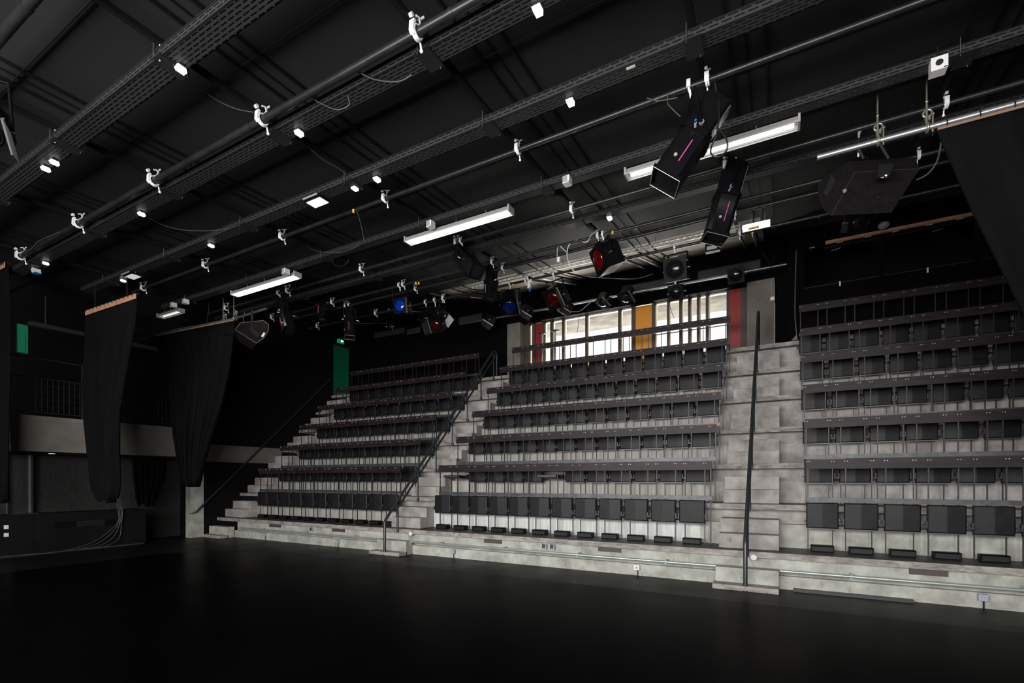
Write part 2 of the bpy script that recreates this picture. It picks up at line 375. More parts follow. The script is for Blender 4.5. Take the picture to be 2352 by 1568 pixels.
# ================================================================== GLAZING at the back
YG = 13.32
def px_x(u): return atY(u, 760, YG).x
GZ0, GZ1 = W6 - .05, 6.35
wroot = bpy.data.objects.new('window_1', None); COL.objects.link(wroot); wroot.location = (-4, YG, GZ0); wroot['kind'] = 'structure'
def wpart(mb, name, m): return part(mb, name, m, wroot)
wpart(MB().box((-6.86, YG - .06, GZ1 - .03), (-.70, YG + .10, GZ1 + .12)), 'window_frame', M_MULL)
wpart(MB().box((-6.86, YG - .06, GZ0 - .02), (-.70, YG + .10, GZ0 + .10)), 'window_sill', M_MULL)
panes = [(1216.6, 1223.6), (1251, 1265.3), (1269.5, 1292), (1295.7, 1345.4), (1349, 1420.7), (1425.5, 1451.3), (1504.6, 1532.6), (1536.5, 1560.7), (1565.3, 1581), (1585.7, 1601), (1605.9, 1621.4), (1626.5, 1669)]
edges = []
for a, b_ in panes:
    x0, x1 = px_x(a), px_x(b_)
    wpart(MB().box((x0, YG, GZ0 + .1), (x1, YG + .012, GZ1)), 'pane', M_GLASS)
    f = MB().box((x0, YG + .02, GZ1 - .075), (x1, YG + .10, GZ1)).box((x0, YG + .02, GZ0 + .1), (x0 + .035, YG + .10, GZ1))
    wpart(f, 'inner_frame', M_FRAMEW)
mull = [(1265.3, 1269.5), (1292, 1295.7), (1345.4, 1349), (1420.7, 1425.5), (1451.3, 1460), (1497.8, 1504.6), (1532.6, 1536.5), (1560.7, 1565.3), (1581, 1585.7), (1601, 1605.9), (1621.4, 1626.5), (1669, 1676.8), (1701, 1722), (1205, 1216.6), (1223.6, 1230.6), (1247.8, 1251)]
for a, b_ in mull: wpart(MB().box((px_x(a), YG - .05, GZ0), (px_x(b_), YG + .09, GZ1)), 'mullion', M_MULL)
wpart(MB().box((px_x(1230.6), YG - .01, GZ0), (px_x(1247.8), YG + .03, GZ1 - .04)), 'red_panel', M_RED)
wpart(MB().box((px_x(1676.8), YG - .04, GZ0), (px_x(1701), YG + .02, GZ1 - .04)), 'red_panel', M_RED)
wpart(MB().box((px_x(1676.8), YG - .05, 5.38), (px_x(1701), YG + .0, 5.40)), 'panel_joint', M_MULL)
wpart(MB().box((px_x(1460), YG - .01, GZ0), (px_x(1497.8), YG + .03, GZ1 - .05)), 'orange_panel', M_ORANGE)
za = atY(1345, 781, YG).z
wpart(MB().cyl((px_x(1504), YG - .03, 5.45), (px_x(1669), YG - .03, 5.45), .012), 'guard_bar', M_MULL)
# walkway behind the top row, outdoor terrace and the concrete roof overhang outside
struct(MB().box((XL, LIP[6][0] + .3, W6 - .2), (XR, YG + .1, W6 - .02)), 'floor', M_BLACKP)
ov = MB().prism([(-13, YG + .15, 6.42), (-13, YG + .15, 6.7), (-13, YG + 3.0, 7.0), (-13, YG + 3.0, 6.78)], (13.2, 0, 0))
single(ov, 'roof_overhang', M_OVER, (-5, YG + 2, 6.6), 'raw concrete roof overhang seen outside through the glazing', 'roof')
single(MB().box((-13, YG + .2, W6 - .6), (.2, YG + 9, W6 - .35)), 'bounce_terrace', mat('terrace_bounce_white', (.75, .74, .72), .9), (-5, YG + 3, W6 - .4), 'unseen terrace outside the glazing, whitened to bounce sunlight inside', 'terrace')  # out of view, made white to throw sun up onto the soffit
# bulkhead vent grilles
def grille(u0, u1, v, hgt, i, label):
    a, c = atY(u0, v, YR), atY(u1, v, YR); z = a.z
    e = empty('vent_grille', ((a.x + c.x) / 2, YR - .02, z), label, 'vent', 'long vent grilles in the black bulkhead')
    part(MB().box((a.x, YR - .02, z - hgt / 2), (c.x, YR, z + hgt / 2)), 'backing', M_VENT, e)
    f = MB()
    for zz in (z - hgt / 2, z + hgt / 2): f.box((a.x, YR - .03, zz - .008), (c.x, YR - .015, zz + .008))
    for xx in (a.x, c.x): f.box((xx - .008, YR - .03, z - hgt / 2), (xx + .008, YR - .015, z + hgt / 2))
    part(f, 'frame', M_POST, e)
    s = MB(); n = 7
    for k in range(n):
        zz = z - hgt / 2 + (k + .5) * hgt / n; s.box((a.x, YR - .026, zz - .004), (c.x, YR - .018, zz + .004))
    part(s, 'louvres', M_DGREY, e)
grille(861, 931, 771, .20, 0, 'dark vent grille in the bulkhead above the left seat block, leftmost of the five')
grille(935, 966, 763, .20, 1, 'short dark vent grille second from the left, beside the red gel lamps')
grille(1055, 1108, 738, .24, 2, 'grey vent grille in the bulkhead left of the raw concrete pier')
grille(1450, 1532, 665, .22, 3, 'long vent grille above the orange glazing panel')
grille(1604, 1746, 634, .22, 4, 'rightmost long vent grille above the raw concrete pier')
# green door and exit sign
dr = bpy.data.objects.new('door_1', None); COL.objects.link(dr); dr.location = (XL - .08, 12.65, 4.55); dr['kind'] = 'structure'
part(MB().box((XL - .10, 12.26, 4.5), (XL - .04, 13.03, 6.46)), 'door_leaf', M_GREEN, dr)
part(MB().box((XL - .04, 12.26, 5.52), (XL - .01, 12.36, 5.54)), 'hinge', M_BLACK, dr)
es_ = empty('exit_sign', (XL + .04, 12.55, 6.62), 'small green lit emergency exit sign above the green door', 'sign')
part(MB().box((XL, 12.45, 6.55), (XL + .05, 12.72, 6.69)), 'sign_box', mat('green_lit_sign', (0, .2, .1), .4, emit=(0, .35, .15), es=.5), es_)
part(MB().box((XL + .052, 12.58, 6.60), (XL + .056, 12.62, 6.67)).prism([(XL + .052, 12.64, 6.60), (XL + .052, 12.70, 6.635), (XL + .052, 12.64, 6.67)], (.004, 0, 0)), 'pictogram', M_SENSOR, es_)

# ================================================================== CONCRETE STAND
XS0, XS1 = -13.55, XR - .01
STA, STB, STC = (-7.73, -6.90), (-.87, -.03), (XL + .02, -13.22)
for k in range(7):
    y, z = LIP[k]
    nm = ROW[k] + ' row' if k < 6 else 'walkway behind the top row'
    e = empty('concrete_tier', (-4, y, z), 'raw concrete tier with thick lip carrying the ' + nm, 'concrete step', 'concrete tiers of the stand')
    ynext = y + TY + (.45 if k < 6 else .3)
    part(MB().box((XL + .005, y, z - .09), (XS1, ynext, z - .004)), 'lip_slab', M_CONC_T, e)
    part(MB().box((XL + .005, y + .02, z - .005), (XS1, ynext, z)), 'tread_paint', M_BLACKP, e, 'black painted tread')
    # recessed wall under this lip, and the protruding lower riser in front of it
    zb = z - TZ
    part(MB().box((XS0 if k else -13.25, y + .20 - (.12 if k == 0 else 0), max(zb, -.02)), (XS1, y + .36, z - .09)), 'upper_riser', M_CONC_G if k == 0 else M_CONC, e)
    if k == 0:
        part(MB().box((-13.21, y - .02, -.02), (XS1, y + .20, .19)), 'lower_riser', M_CONC_G, e)
    elif k < 7:
        yl = y + .045; zt = zb + .365
        part(MB().box((XS0, yl, zb), (STA[0] + .3, yl + .2, zt)), 'lower_riser', M_CONC_S, e)
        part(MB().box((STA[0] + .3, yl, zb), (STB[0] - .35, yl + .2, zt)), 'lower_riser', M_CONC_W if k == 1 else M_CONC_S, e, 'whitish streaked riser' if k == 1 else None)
        part(MB().box((STB[0] - .35, yl, zb), (XS1, yl + .2, zt)), 'lower_riser', M_CONC_G if k == 1 else M_CONC, e)
# stair blocks
dY, dZ = TY / 3, TZ / 3
def step(x0, x1, y, z0, z1, y1, label, m=M_CONC, grp='concrete stair blocks'):
    e = MB(); e.box((x0, y, z0), (x1, y1, z1))
    o = single(e, 'concrete_step', m, ((x0 + x1) / 2, y, z0), label, 'step', grp)
    bv = o.modifiers.new('soft', 'BEVEL'); bv.width = .008; bv.segments = 2
    return o
for (x0, x1), nm in ((STC, 'along the black left wall'), (STA, 'between the left and middle seat blocks'), (STB, 'between the middle and right seat blocks')):
    step(x0 - (.02 if x0 > -14 else 0), x1, 7.69, 0, .075, 7.95, 'thin chipped plate at the foot of the stair ' + nm, M_CONC_T, None)
    step(x0, x1, 7.91, 0, .29, 8.115, 'big pale bottom block of the stair ' + nm, M_CONC_G, None)
    for k in range(6):
        y, z = LIP[k]; zu = LIP[k + 1]
        step(x0, x1, y + dY, z + .001, z + dZ, y + TY + .04, 'lower stair block on the %s tier %s' % (ROW[k], nm))
        step(x0, x1, y + 2 * dY, z + dZ + .001, z + 2 * dZ - .004, y + TY + .12, 'upper stair block on the %s tier %s' % (ROW[k], nm))

# ---- things on the base wall
def base_pt(u, v): return atY(u, v, 8.12)
for i, (x0, x1, wh) in enumerate(((-12.9, STA[0], 'left'), (STA[1], STB[0], 'middle'), (STB[1], XR - .05, 'right'))):
    e = empty('heating_pipe', ((x0 + x1) / 2, 8.06, .29), 'pale metal pipe along the base wall of the %s seat block' % wh, 'pipe', 'pale pipes on the base wall')
    f = MB().cyl((x0 + .01, 8.04, .275), (x1 - .01, 8.04, .275), .021, 10); n = max(2, int((x1 - x0) / 1.4))
    for j in range(n): xx = x0 + (j + .5) * (x1 - x0) / n; f.box((xx - .012, 8.03, .245), (xx + .012, 8.20, .30))
    part(f, 'pipe_run', M_PALEPIPE, e)
for i, (u0, u1, v0, v1) in enumerate(((619, 644, 1201, 1210), (763, 791, 1211, 1220), (1112, 1152, 1237, 1248.5), (1374, 1426, 1256.5, 1268.5), (2088, 2177, 1308, 1323))):
    a, c = atY(u0, v0, 8.20), atY(u1, v1, 8.20)
    e = empty('wall_vent', ((a.x + c.x) / 2, 8.2, .38), ['brown vent grille at the left end of the base wall', 'brown vent grille left of the middle of the left base wall part', 'brown vent grille near the left end of the middle base wall', 'brown vent grille in the middle of the base wall, left of the right stair', 'wide brown vent grille in the base wall of the right block'][i], 'vent', 'brown vents in the base wall')
    z0, z1 = .345, .43
    part(MB().box((a.x, 8.195, z0), (c.x, 8.215, z1)), 'backing', M_GRILLE, e)
    s = MB()
    for k in range(5): zz = z0 + (k + .5) * (z1 - z0) / 5; s.box((a.x, 8.185, zz - .005), (c.x, 8.198, zz + .004))
    part(s, 'louvres', M_GRILLE, e)
for i, (u, v, lab) in enumerate(((611, 1233, 'leftmost of the sockets'), (778, 1249, 'under the right part of the left block'), (1043, 1271, 'right of the left stair foot'), (1464, 1309, 'left of the right stair foot'), (2255, 1383, 'at the right end of the base'))):
    p = base_pt(u, v); s_ = .045
    e = empty('wall_socket', (p.x, 8.11, p.z), ('white' if i == 3 else 'blue-grey') + ' surface socket low on the base wall, ' + lab, 'socket')
    part(MB().box((p.x - s_, 8.06, .10), (p.x + s_, 8.12, .18)), 'socket_box', M_WHITE if i == 3 else M_SOCK, e)
    part(MB().cyl((p.x, 8.055, .14), (p.x, 8.062, .14), .022), 'socket_face', M_GREY, e)
    part(MB().cyl((p.x + .01, 8.09, 0), (p.x + .01, 8.09, .10), .007, 6), 'conduit', M_BLACK, e)
for i, (u, v, lab) in enumerate(((717, 1221, 'under the left seat block'), (1251, 1262, 'left one of a pair under the middle block'), (1269.5, 1263, 'right one of a pair under the middle block'))):
    p = atY(u, v, 8.2)
    e = empty('junction_box', (p.x, 8.17, .33), 'small square box above the pale pipe, ' + lab, 'box')
    part(MB().box((p.x - .05, 8.16, .31), (p.x + .05, 8.22, .40)), 'box_body', M_SOCK, e)
    part(MB().box((p.x - .035, 8.155, .33), (p.x + .03, 8.162, .40)), 'box_lid', M_DGREY, e)
for i, (x, lab) in enumerate(((-6.95, 'left'), (-.36, 'right'))):
    e = empty('round_alarm', (x, 8.12, .44), 'small round white disc on the lip beside the %s handrail foot' % lab, 'sensor')
    part(MB().cyl((x, 8.10, .435), (x, 8.14, .435), .042, 20), 'disc', M_WHITE, e)
    part(MB().tube([(x - .07, 8.1, .42), (x - .06, 8.09, .36), (x - .045, 8.09, .31)], .006, 5), 'wire', M_CABLEW, e)
# floor trunking on the right base
single(MB().box((.15, 8.02, 0), (1.5, 8.12, .035)), 'floor_trunking', M_DGREY, (.8, 8.07, 0), 'dark cable trunking along the foot of the right base wall', 'trunking')

# ================================================================== SEATS
def seat_proto(folded=True):
    e = empty('theatre_seat', (0, 0, 0))
    w2 = .205; n = 6
    if folded:
        # upholstered pad hanging upright, creased along its middle
        vs = []; fs = []
        prof = [(-w2, .0), (-w2 + .015, -.010), (-.005, -.022), (.005, -.022), (w2 - .015, -.002), (w2, .008)]
        for z in (-.30, -.285, -.02, .065, .08):
            pz = .012 if z in (-.30, .08) else 0
            for x, y in prof: vs.append((x * (1 - (0.02 if pz else 0)), y + pz, z))
        m = len(prof)
        for j in range(4):
            for i in range(m - 1): fs.append((j * m + i, j * m + i + 1, (j + 1) * m + i + 1, (j + 1) * m + i))
        b = len(vs)
        for z in (-.30, .08):
            for x in (-w2, w2): vs.append((x, .045, z))
        fs += [(b, b + 1, b + 3, b + 2)]
        fs += [tuple([4 * m + i for i in range(m)] + [b + 3, b + 2]), tuple([i for i in range(m)][::-1] + [b, b + 1])]
        fs += [(0, m, 2 * m, 3 * m, 4 * m, b + 2, b), (m - 1, b + 1, b + 3, 5 * m - 1, 4 * m - 1, 3 * m - 1, 2 * m - 1)]
        part(MB().add(vs, fs), 'seat_pad', M_SEAT, e)
        part(MB().box((-w2 + .005, -.012, -.315), (w2 - .005, .05, -.300)), 'edge_strip', M_SEATE, e)
        for s in (-1, 1):
            h = MB().box((s * (w2 + .006) - .006, -.005, -.23), (s * (w2 + .006) + .006, .05, -.15)).cyl((s * (w2 + .0), -.01, -.2), (s * (w2 + .028), -.01, -.2), .009, 8)
            h.box((s * (w2 + .022) - .003, -.012, -.235), (s * (w2 + .022) + .003, -.004, -.2))
            part(h, 'hinge', M_SEATE, e)
    else:
        part(MB().prism([(-w2, -.34, -.155), (-w2, .03, -.17), (-w2, .03, -.215), (-w2, -.10, -.235), (-w2, -.34, -.20)], (2 * w2, 0, 0)), 'seat_pad', M_SEAT, e)
        part(MB().box((-w2, -.355, -.20), (w2, -.34, -.165)), 'edge_strip', M_SEATE, e)
        for s in (-1, 1):
            part(MB().box((s * (w2 + .006) - .006, -.06, -.24), (s * (w2 + .006) + .006, .05, -.15)), 'hinge', M_SEATE, e)
    return e
SEAT_F, SEAT_D = seat_proto(True), seat_proto(False)
used = {'F': False, 'D': False}
BLK = {'left': (-13.0, 11, .4765), 'middle': (-6.72, 12, .4725), 'right': (.33, 8, .4765)}
BOARD_X = {'left': (-13.0, -7.75), 'middle': (-6.65, -1.01), 'right': (.33, XR - .1)}
NPOST = {'left': 11, 'middle': 12, 'right': 10}
def box_proto():
    e = empty('floor_vent_box', (0, 0, 0))
    b = MB().prism([(-.145, -.07, 0), (-.145, -.075, .078), (-.145, -.06, .088), (-.145, .05, .088), (-.145, .06, 0)], (.29, 0, 0)); part(b, 'box_shell', M_BLACK, e)
    part(MB().box((-.13, -.080, .008), (.13, -.075, .070)), 'front_flap', M_SEAT, e)
    return e
BOXP = box_proto(); used['B'] = False
for bi, bn in enumerate(('left', 'middle', 'right')):
    x0, n, pitch = BLK[bn]; bx0, bx1 = BOARD_X[bn]
    for k in range(6):
        yS = 8.65 + TY * k; zS = .52 + TZ * k
        # ---- rail frame: grey rail, posts, wooden board
        e = empty('row_rail', ((bx0 + bx1) / 2, yS + .07, zS), 'dark wooden rail board on thin steel posts, %s row of the %s seat block' % (ROW[k], bn), 'railing', 'rail boards over the seat rows')
        cx = .006
        if (bn, k) in (('middle', 0), ('middle', 1), ('right', 0), ('left', 2), ('left', 1), ('middle', 2)):
            xa, xb = (bx1 - .35, bx1) if bn != 'right' else (bx0, bx0 + .5)
            part(MB().box((xa, yS + .029, zS + 1.376), (xb, yS + .062, zS + 1.387)), 'worn_edge', M_BOARDE, e, 'worn orange board edge')
        sc = MB()
        part(MB().box((bx0, yS + .055, zS + .735), (bx1, yS + .095, zS + .80)), 'seat_rail', M_RAILG, e, 'worn blue-grey steel rail')
        m = NPOST[bn]
        for i in range(m):
            for dx in (.045, .36):
                px = bx0 + .0 + i * pitch * (1 if bn != 'middle' else (bx1 - bx0 + .02) / (12 * pitch)) + dx - .02
                if px > bx1: continue
                part(MB().box((px - .0075, yS + .062, zS), (px + .0075, yS + .077, zS + 1.30)), 'post', M_POST, e)
                for q in (-.016, .016): sc.cyl((px + q, yS + .024, zS + 1.345), (px + q, yS + .031, zS + 1.345), .0055, 6)
        part(MB().box((bx1 - .03, yS + .062, zS), (bx1 - .01, yS + .08, zS + 1.30)), 'post', M_POST, e)
        nb = len(sc.f); sc.box((bx0, yS + .03, zS + 1.235), (bx1, yS + .06, zS + 1.385))
        bd = part(sc, 'rail_board', M_CHROME, e); bd.data.materials.append(M_BOARD)
        for fi, pl_ in enumerate(bd.data.polygons): pl_.material_index = 1 if pl_.area > .001 else 0
        # ---- seats
        nn = n if bn != 'right' else (6 if k < 2 else (7 if k < 4 else 8))
        for i in range(nn):
            cx_ = x0 + i * pitch + .205
            down = (bn, k, i) in (('middle', 1, 5), ('middle', 1, 0))
            key = 'D' if down else 'F'; pr_ = SEAT_D if down else SEAT_F
            loc = (cx_, yS, zS + .645)
            if not used[key]: s = pr_; s.location = loc; used[key] = True
            else: s = copy_tree(pr_, loc)
            if down: lab = 'lowered black seat, %s from the left in the second row of the middle block' % ORD[i]
            else: lab = 'black folded theatre seat, %s from the left in the %s row of the %s block' % (ORD[i], ROW[k], bn)
            tag(s, lab, 'seat', 'black folding seats of the %s block' % bn)
            if k == 0:
                l2 = (cx_, yS + .03, zS + .001)
                if not used['B']: q = BOXP; q.location = l2; used['B'] = True
                else: q = copy_tree(BOXP, l2)
                tag(q, 'low black box on the floor under the %s front row seat of the %s block' % (ORD[i], bn), 'box', 'low black boxes under the front row')

# ================================================================== HANDRAILS
def rail(x, side):
    e = empty('stair_handrail', (x, 7.72, 0), 'dark steel double handrail climbing the stair %s' % ('between the left and middle blocks' if side == 'A' else 'between the middle and right blocks'), 'handrail', 'double stair handrails')
    top = (x, 12.18, 5.30)
    pts = [(x, 7.72, 0), (x, 7.72, .66), (x, 7.745, .73), (x, 7.80, .80)] + [(x, 7.8 + (12.10 - 7.8) * t, .80 + (5.26 - .80) * t) for t in (.25, .5, .75, 1)]
    pts += [(x, 12.17, 5.315), (x, 12.25, 5.33), (x, 12.32, 5.28), (x, 12.34, 5.18), (x, 12.34, LIP[6][1])]
    part(MB().tube(pts, .030, 12), 'top_tube', M_RAILD, e)
    part(MB().tube([(x, 8.12, .44), (x, 8.12, .97)] + [(x, 8.2 + (12.28 - 8.2) * t, 1.05 + (5.20 - 1.05) * t) for t in (0, .5, 1)], .024, 10), 'lower_tube', M_RAILD, e)
    for k in range(1, 7):
        y, z = LIP[k]; zt = .80 + (y - 7.8) * 1.037
        p = MB().cyl((x, y - .022, z - .12), (x, y - .022, zt - .02), .019, 8).box((x - .03, y - .03, z - .10), (x + .03, y + .0, z - .04))
        part(p, 'baluster', M_RAILD, e)
    part(MB().cyl((x, 7.72, 0), (x, 7.72, .012), .045, 12), 'base_plate', M_RAILD, e)
rail(-7.32, 'A'); rail(-.45, 'B')
e = empty('wall_handrail', (XL + .09, 7.5, .7), 'single dark handrail rising along the black left wall', 'handrail')
part(MB().tube([(XL + .02, 7.46, .66), (XL + .09, 7.52, .70), (XL + .09, 7.62, .80), (XL + .09, 12.12, 5.19)], .022, 10), 'tube', M_RAILD, e)
part(MB().prism([(XL, 7.40, .66), (XL, 7.47, .60), (XL, 7.54, .66), (XL, 7.47, .74)], (.03, 0, 0)), 'wall_plate', M_RAILD, e)

# ================================================================== LEFT SIDE: pier, beams, balcony
single(MB().box((XL - .22, 7.42, 0), (XL + .03, 7.76, 2.09)), 'concrete_post', M_CONC_G, (XL, 7.6, 0), 'tall pale concrete post at the foot of the left wall handrail', 'pillar')
single(MB().box((XL - .25, 7.40, 2.09), (XL + .02, 10.2, 2.58)), 'concrete_beam', M_CONC_D, (XL, 8.8, 2.09), 'grey concrete beam in the black wall beside the left stair', 'beam')
e = empty('balcony_beam', (XL, 2.5, 2.2), 'deep raw concrete edge beam of the left balcony', 'beam')
part(MB().box((XL - .3, YB, 2.20), (XL, 7.40, 2.86)), 'beam_face', M_CONC_D, e)
part(MB().box((XL - .3, YB, 2.86), (XL + .03, 7.40, 2.97)), 'beam_cap', M_CONC_D, e)
struct(MB().box((-17.3, YB, 2.15), (XL - .28, 7.6, 2.30)), 'ceiling', M_CAB)
struct(MB().box((-15.2, YB, 0), (-14.95, 7.6, 2.16)), 'wall_under_balcony', M_ROUGH)
for i, (u, v) in enumerate(((119, 1041), (111, 1047))):
    p = atZ(u, v, 2.148)
    single(MB().cyl((p.x, p.y, 2.135), (p.x, p.y, 2.15), .055, 16), 'downlight', mat('dim_downlight', (.5, .5, .6), .3, emit=(.6, .6, .8), es=.5), p, '%s round downlight under the balcony' % ('right' if i == 0 else 'left'), 'lamp')
p = atX(68, 1100, -14.9)
single(MB().cyl((-14.85, p.y, 0), (-14.85, p.y, 2.15), .06, 14), 'round_column', M_DGREY, (-14.85, p.y, 0), 'thick dark vertical pipe in front of the rough wall under the balcony', 'pipe')
p = atX(18, 1100, -14.8)
single(MB().cyl((-14.85, p.y, .6), (-14.85, p.y, 2.15), .02, 10), 'conduit', M_DGREY, (-14.85, p.y, 0), 'thin dark vertical conduit left of the thick pipe under the balcony', 'pipe')
# balcony railing with mesh infill
rl = empty('balcony_railing', (XL - .05, 5, 2.97), 'black balcony railing with wire mesh infill above the concrete beam', 'railing')
part(MB().cyl((XL - .05, YB, 4.22), (XL - .05, 7.35, 4.22), .016, 8), 'top_rail', M_POST, rl)
part(MB().cyl((XL - .05, YB, 3.80), (XL - .05, 7.35, 3.80), .012, 8).cyl((XL - .05, YB, 3.05), (XL - .05, 7.35, 3.05), .012, 8), 'mesh_frame', M_POST, rl)
ms = MB(); y = 2.2
while y < 7.35: ms.cyl((XL - .05, y, 3.05), (XL - .05, y, 3.80), .004, 4); y += .095
for z in (3.2, 3.35, 3.5, 3.65): ms.cyl((XL - .05, 2.2, z), (XL - .05, 7.35, z), .004, 4)
part(ms, 'wire_mesh', M_POST, rl)
for yy in (3.6, 5.10, 7.33): part(MB().box((XL - .07, yy - .02, 2.9), (XL - .03, yy + .02, 4.22)), 'post', M_POST, rl)
p = atX(54, 780, -17.25)
dg = bpy.data.objects.new('door_2', None); COL.objects.link(dg); dg.location = (-17.28, p.y, 3.6); dg['kind'] = 'structure'
a, c = atX(42, 742, -17.2), atX(66, 812, -17.2)
part(MB().box((-17.30, a.y, c.z), (-17.24, c.y, a.z)), 'door_leaf', M_GREEN2, dg)
part(MB().box((-17.24, a.y, c.z), (-17.22, a.y + .14, c.z + .5)), 'door_panel', M_GREEN2, dg)
# dark duct above the balcony
a, c = atX(66, 738, -15.5), atX(195, 757, -15.5)
single(MB().box((-15.6, a.y, a.z - .1), (-15.4, 7.6, a.z + .0)).cyl((-15.5, a.y + .3, a.z), (-15.5, a.y + .3, 6.0), .015, 6), 'balcony_duct', M_DGREY, a, 'dark horizontal duct across the back of the balcony', 'duct')

# cabinet along the left wall
cabx = -13.86
a, c = atX(0, 1183, cabx), atX(322, 1172, cabx)
cb = empty('low_cabinet', (cabx, 4.5, 0), 'long low charcoal plywood cabinet along the left wall', 'cabinet')
ZCB = .84
part(MB().box((XL - .3, 2.6, .02), (cabx, 6.25, ZCB)), 'carcass', M_CAB, cb)
part(MB().box((XL - .3, 2.55, ZCB), (cabx + .015, 6.27, ZCB + .02)), 'top_board', M_CAB, cb)
def onc(u, v): return atX(u, v, cabx)
s0, s1 = onc(127, 1211), onc(268, 1215)
part(MB().box((cabx - .002, onc(127, 1210).y, .52), (cabx + .006, onc(266, 1210).y, .66)), 'grille_slot', M_BLACK, cb)
ls = MB()
for k in range(6): ls.box((cabx + .006, onc(175, 1210).y, .535 + k * .022), (cabx + .012, onc(240, 1210).y, .541 + k * .022))
part(ls, 'grille_bars', M_DGREY, cb)
for uu in (78, 280): part(MB().box((cabx, onc(uu, 1210).y - .006, .06), (cabx + .004, onc(uu, 1210).y, ZCB)), 'panel_joint', M_BLACK, cb)
for i, (u, v) in enumerate(((14, 1210), (14, 1228))):
    p = onc(u, v); single(MB().box((cabx, p.y - .035, p.z - .04), (cabx + .01, p.y + .035, p.z + .04)), 'switch_plate', M_SENSOR if 0 else M_WHITE, p, '%s of two small white plates at the left end of the cabinet' % ('upper' if i == 0 else 'lower'), 'switch')
single(MB().prism([(cabx - .20, 3.85, ZCB + .021), (cabx - .02, 3.95, ZCB + .021), (cabx - .02, 4.25, ZCB + .021), (cabx - .22, 4.2, ZCB + .021)], (0, 0, .02)), 'clipboard', M_MATTE, (cabx - .1, 4.05, ZCB + .02), 'thin black board lying on top of the low cabinet', 'board')
# cables hanging to the floor by the cabinet and along it
def wire(pts, r=.008, m=None, name='cable', label='', cat='cable', grp=None):
    P = [Vector(p) for p in pts]; out = []
    for i in range(len(P) - 1):
        p_1 = P[max(i - 1, 0)]; p_2 = P[i]; p_3 = P[i + 1]; p_4 = P[min(i + 2, len(P) - 1)]
        for j in range(6):
            t = j / 6
            out.append(.5 * ((2 * p_2) + (-p_1 + p_3) * t + (2 * p_1 - 5 * p_2 + 4 * p_3 - p_4) * t * t + (-p_1 + 3 * p_2 - 3 * p_3 + p_4) * t ** 3))
    out.append(P[-1])
    return single(MB().tube(out, r, 6), name, m or M_CABLE, P[0], label, cat, grp)
for i in range(4):
    yy = 5.66 + .03 * i; k4 = i / 3
    wire([(XL + .10, yy, 2.15), (XL + .10, yy, 1.3), (cabx + .05, yy - .01, .86), (cabx + .05, yy - .03, .55), (cabx + .07, yy - .10 - .12 * (3 - i), .18), (cabx + .12, yy - .45 - .2 * (3 - i), .03), (cabx + .14, yy - .9 - .25 * (3 - i), .02)], .009, M_CABLEG, 'hanging_cable',
         ['leftmost', 'second', 'third', 'rightmost'][i] + ' of the grey cables hanging down over the right end of the cabinet', 'cable', 'cables over the cabinet')
for i in range(3):
    pts = [(cabx + .12 + .06 * i + .05 * math.sin(j * 1.7 + i), 2.9 + j * .36, .015 + .02 * (i == 1)) for j in range(10)]
    wire(pts, .012, M_CABLEG if i == 1 else M_CABLE, 'floor_cable', ['black cable nearest the cabinet', 'grey cable', 'black cable farthest from the cabinet'][i] + ' lying on the floor along it', 'cable', 'cables on the floor by the cabinet')

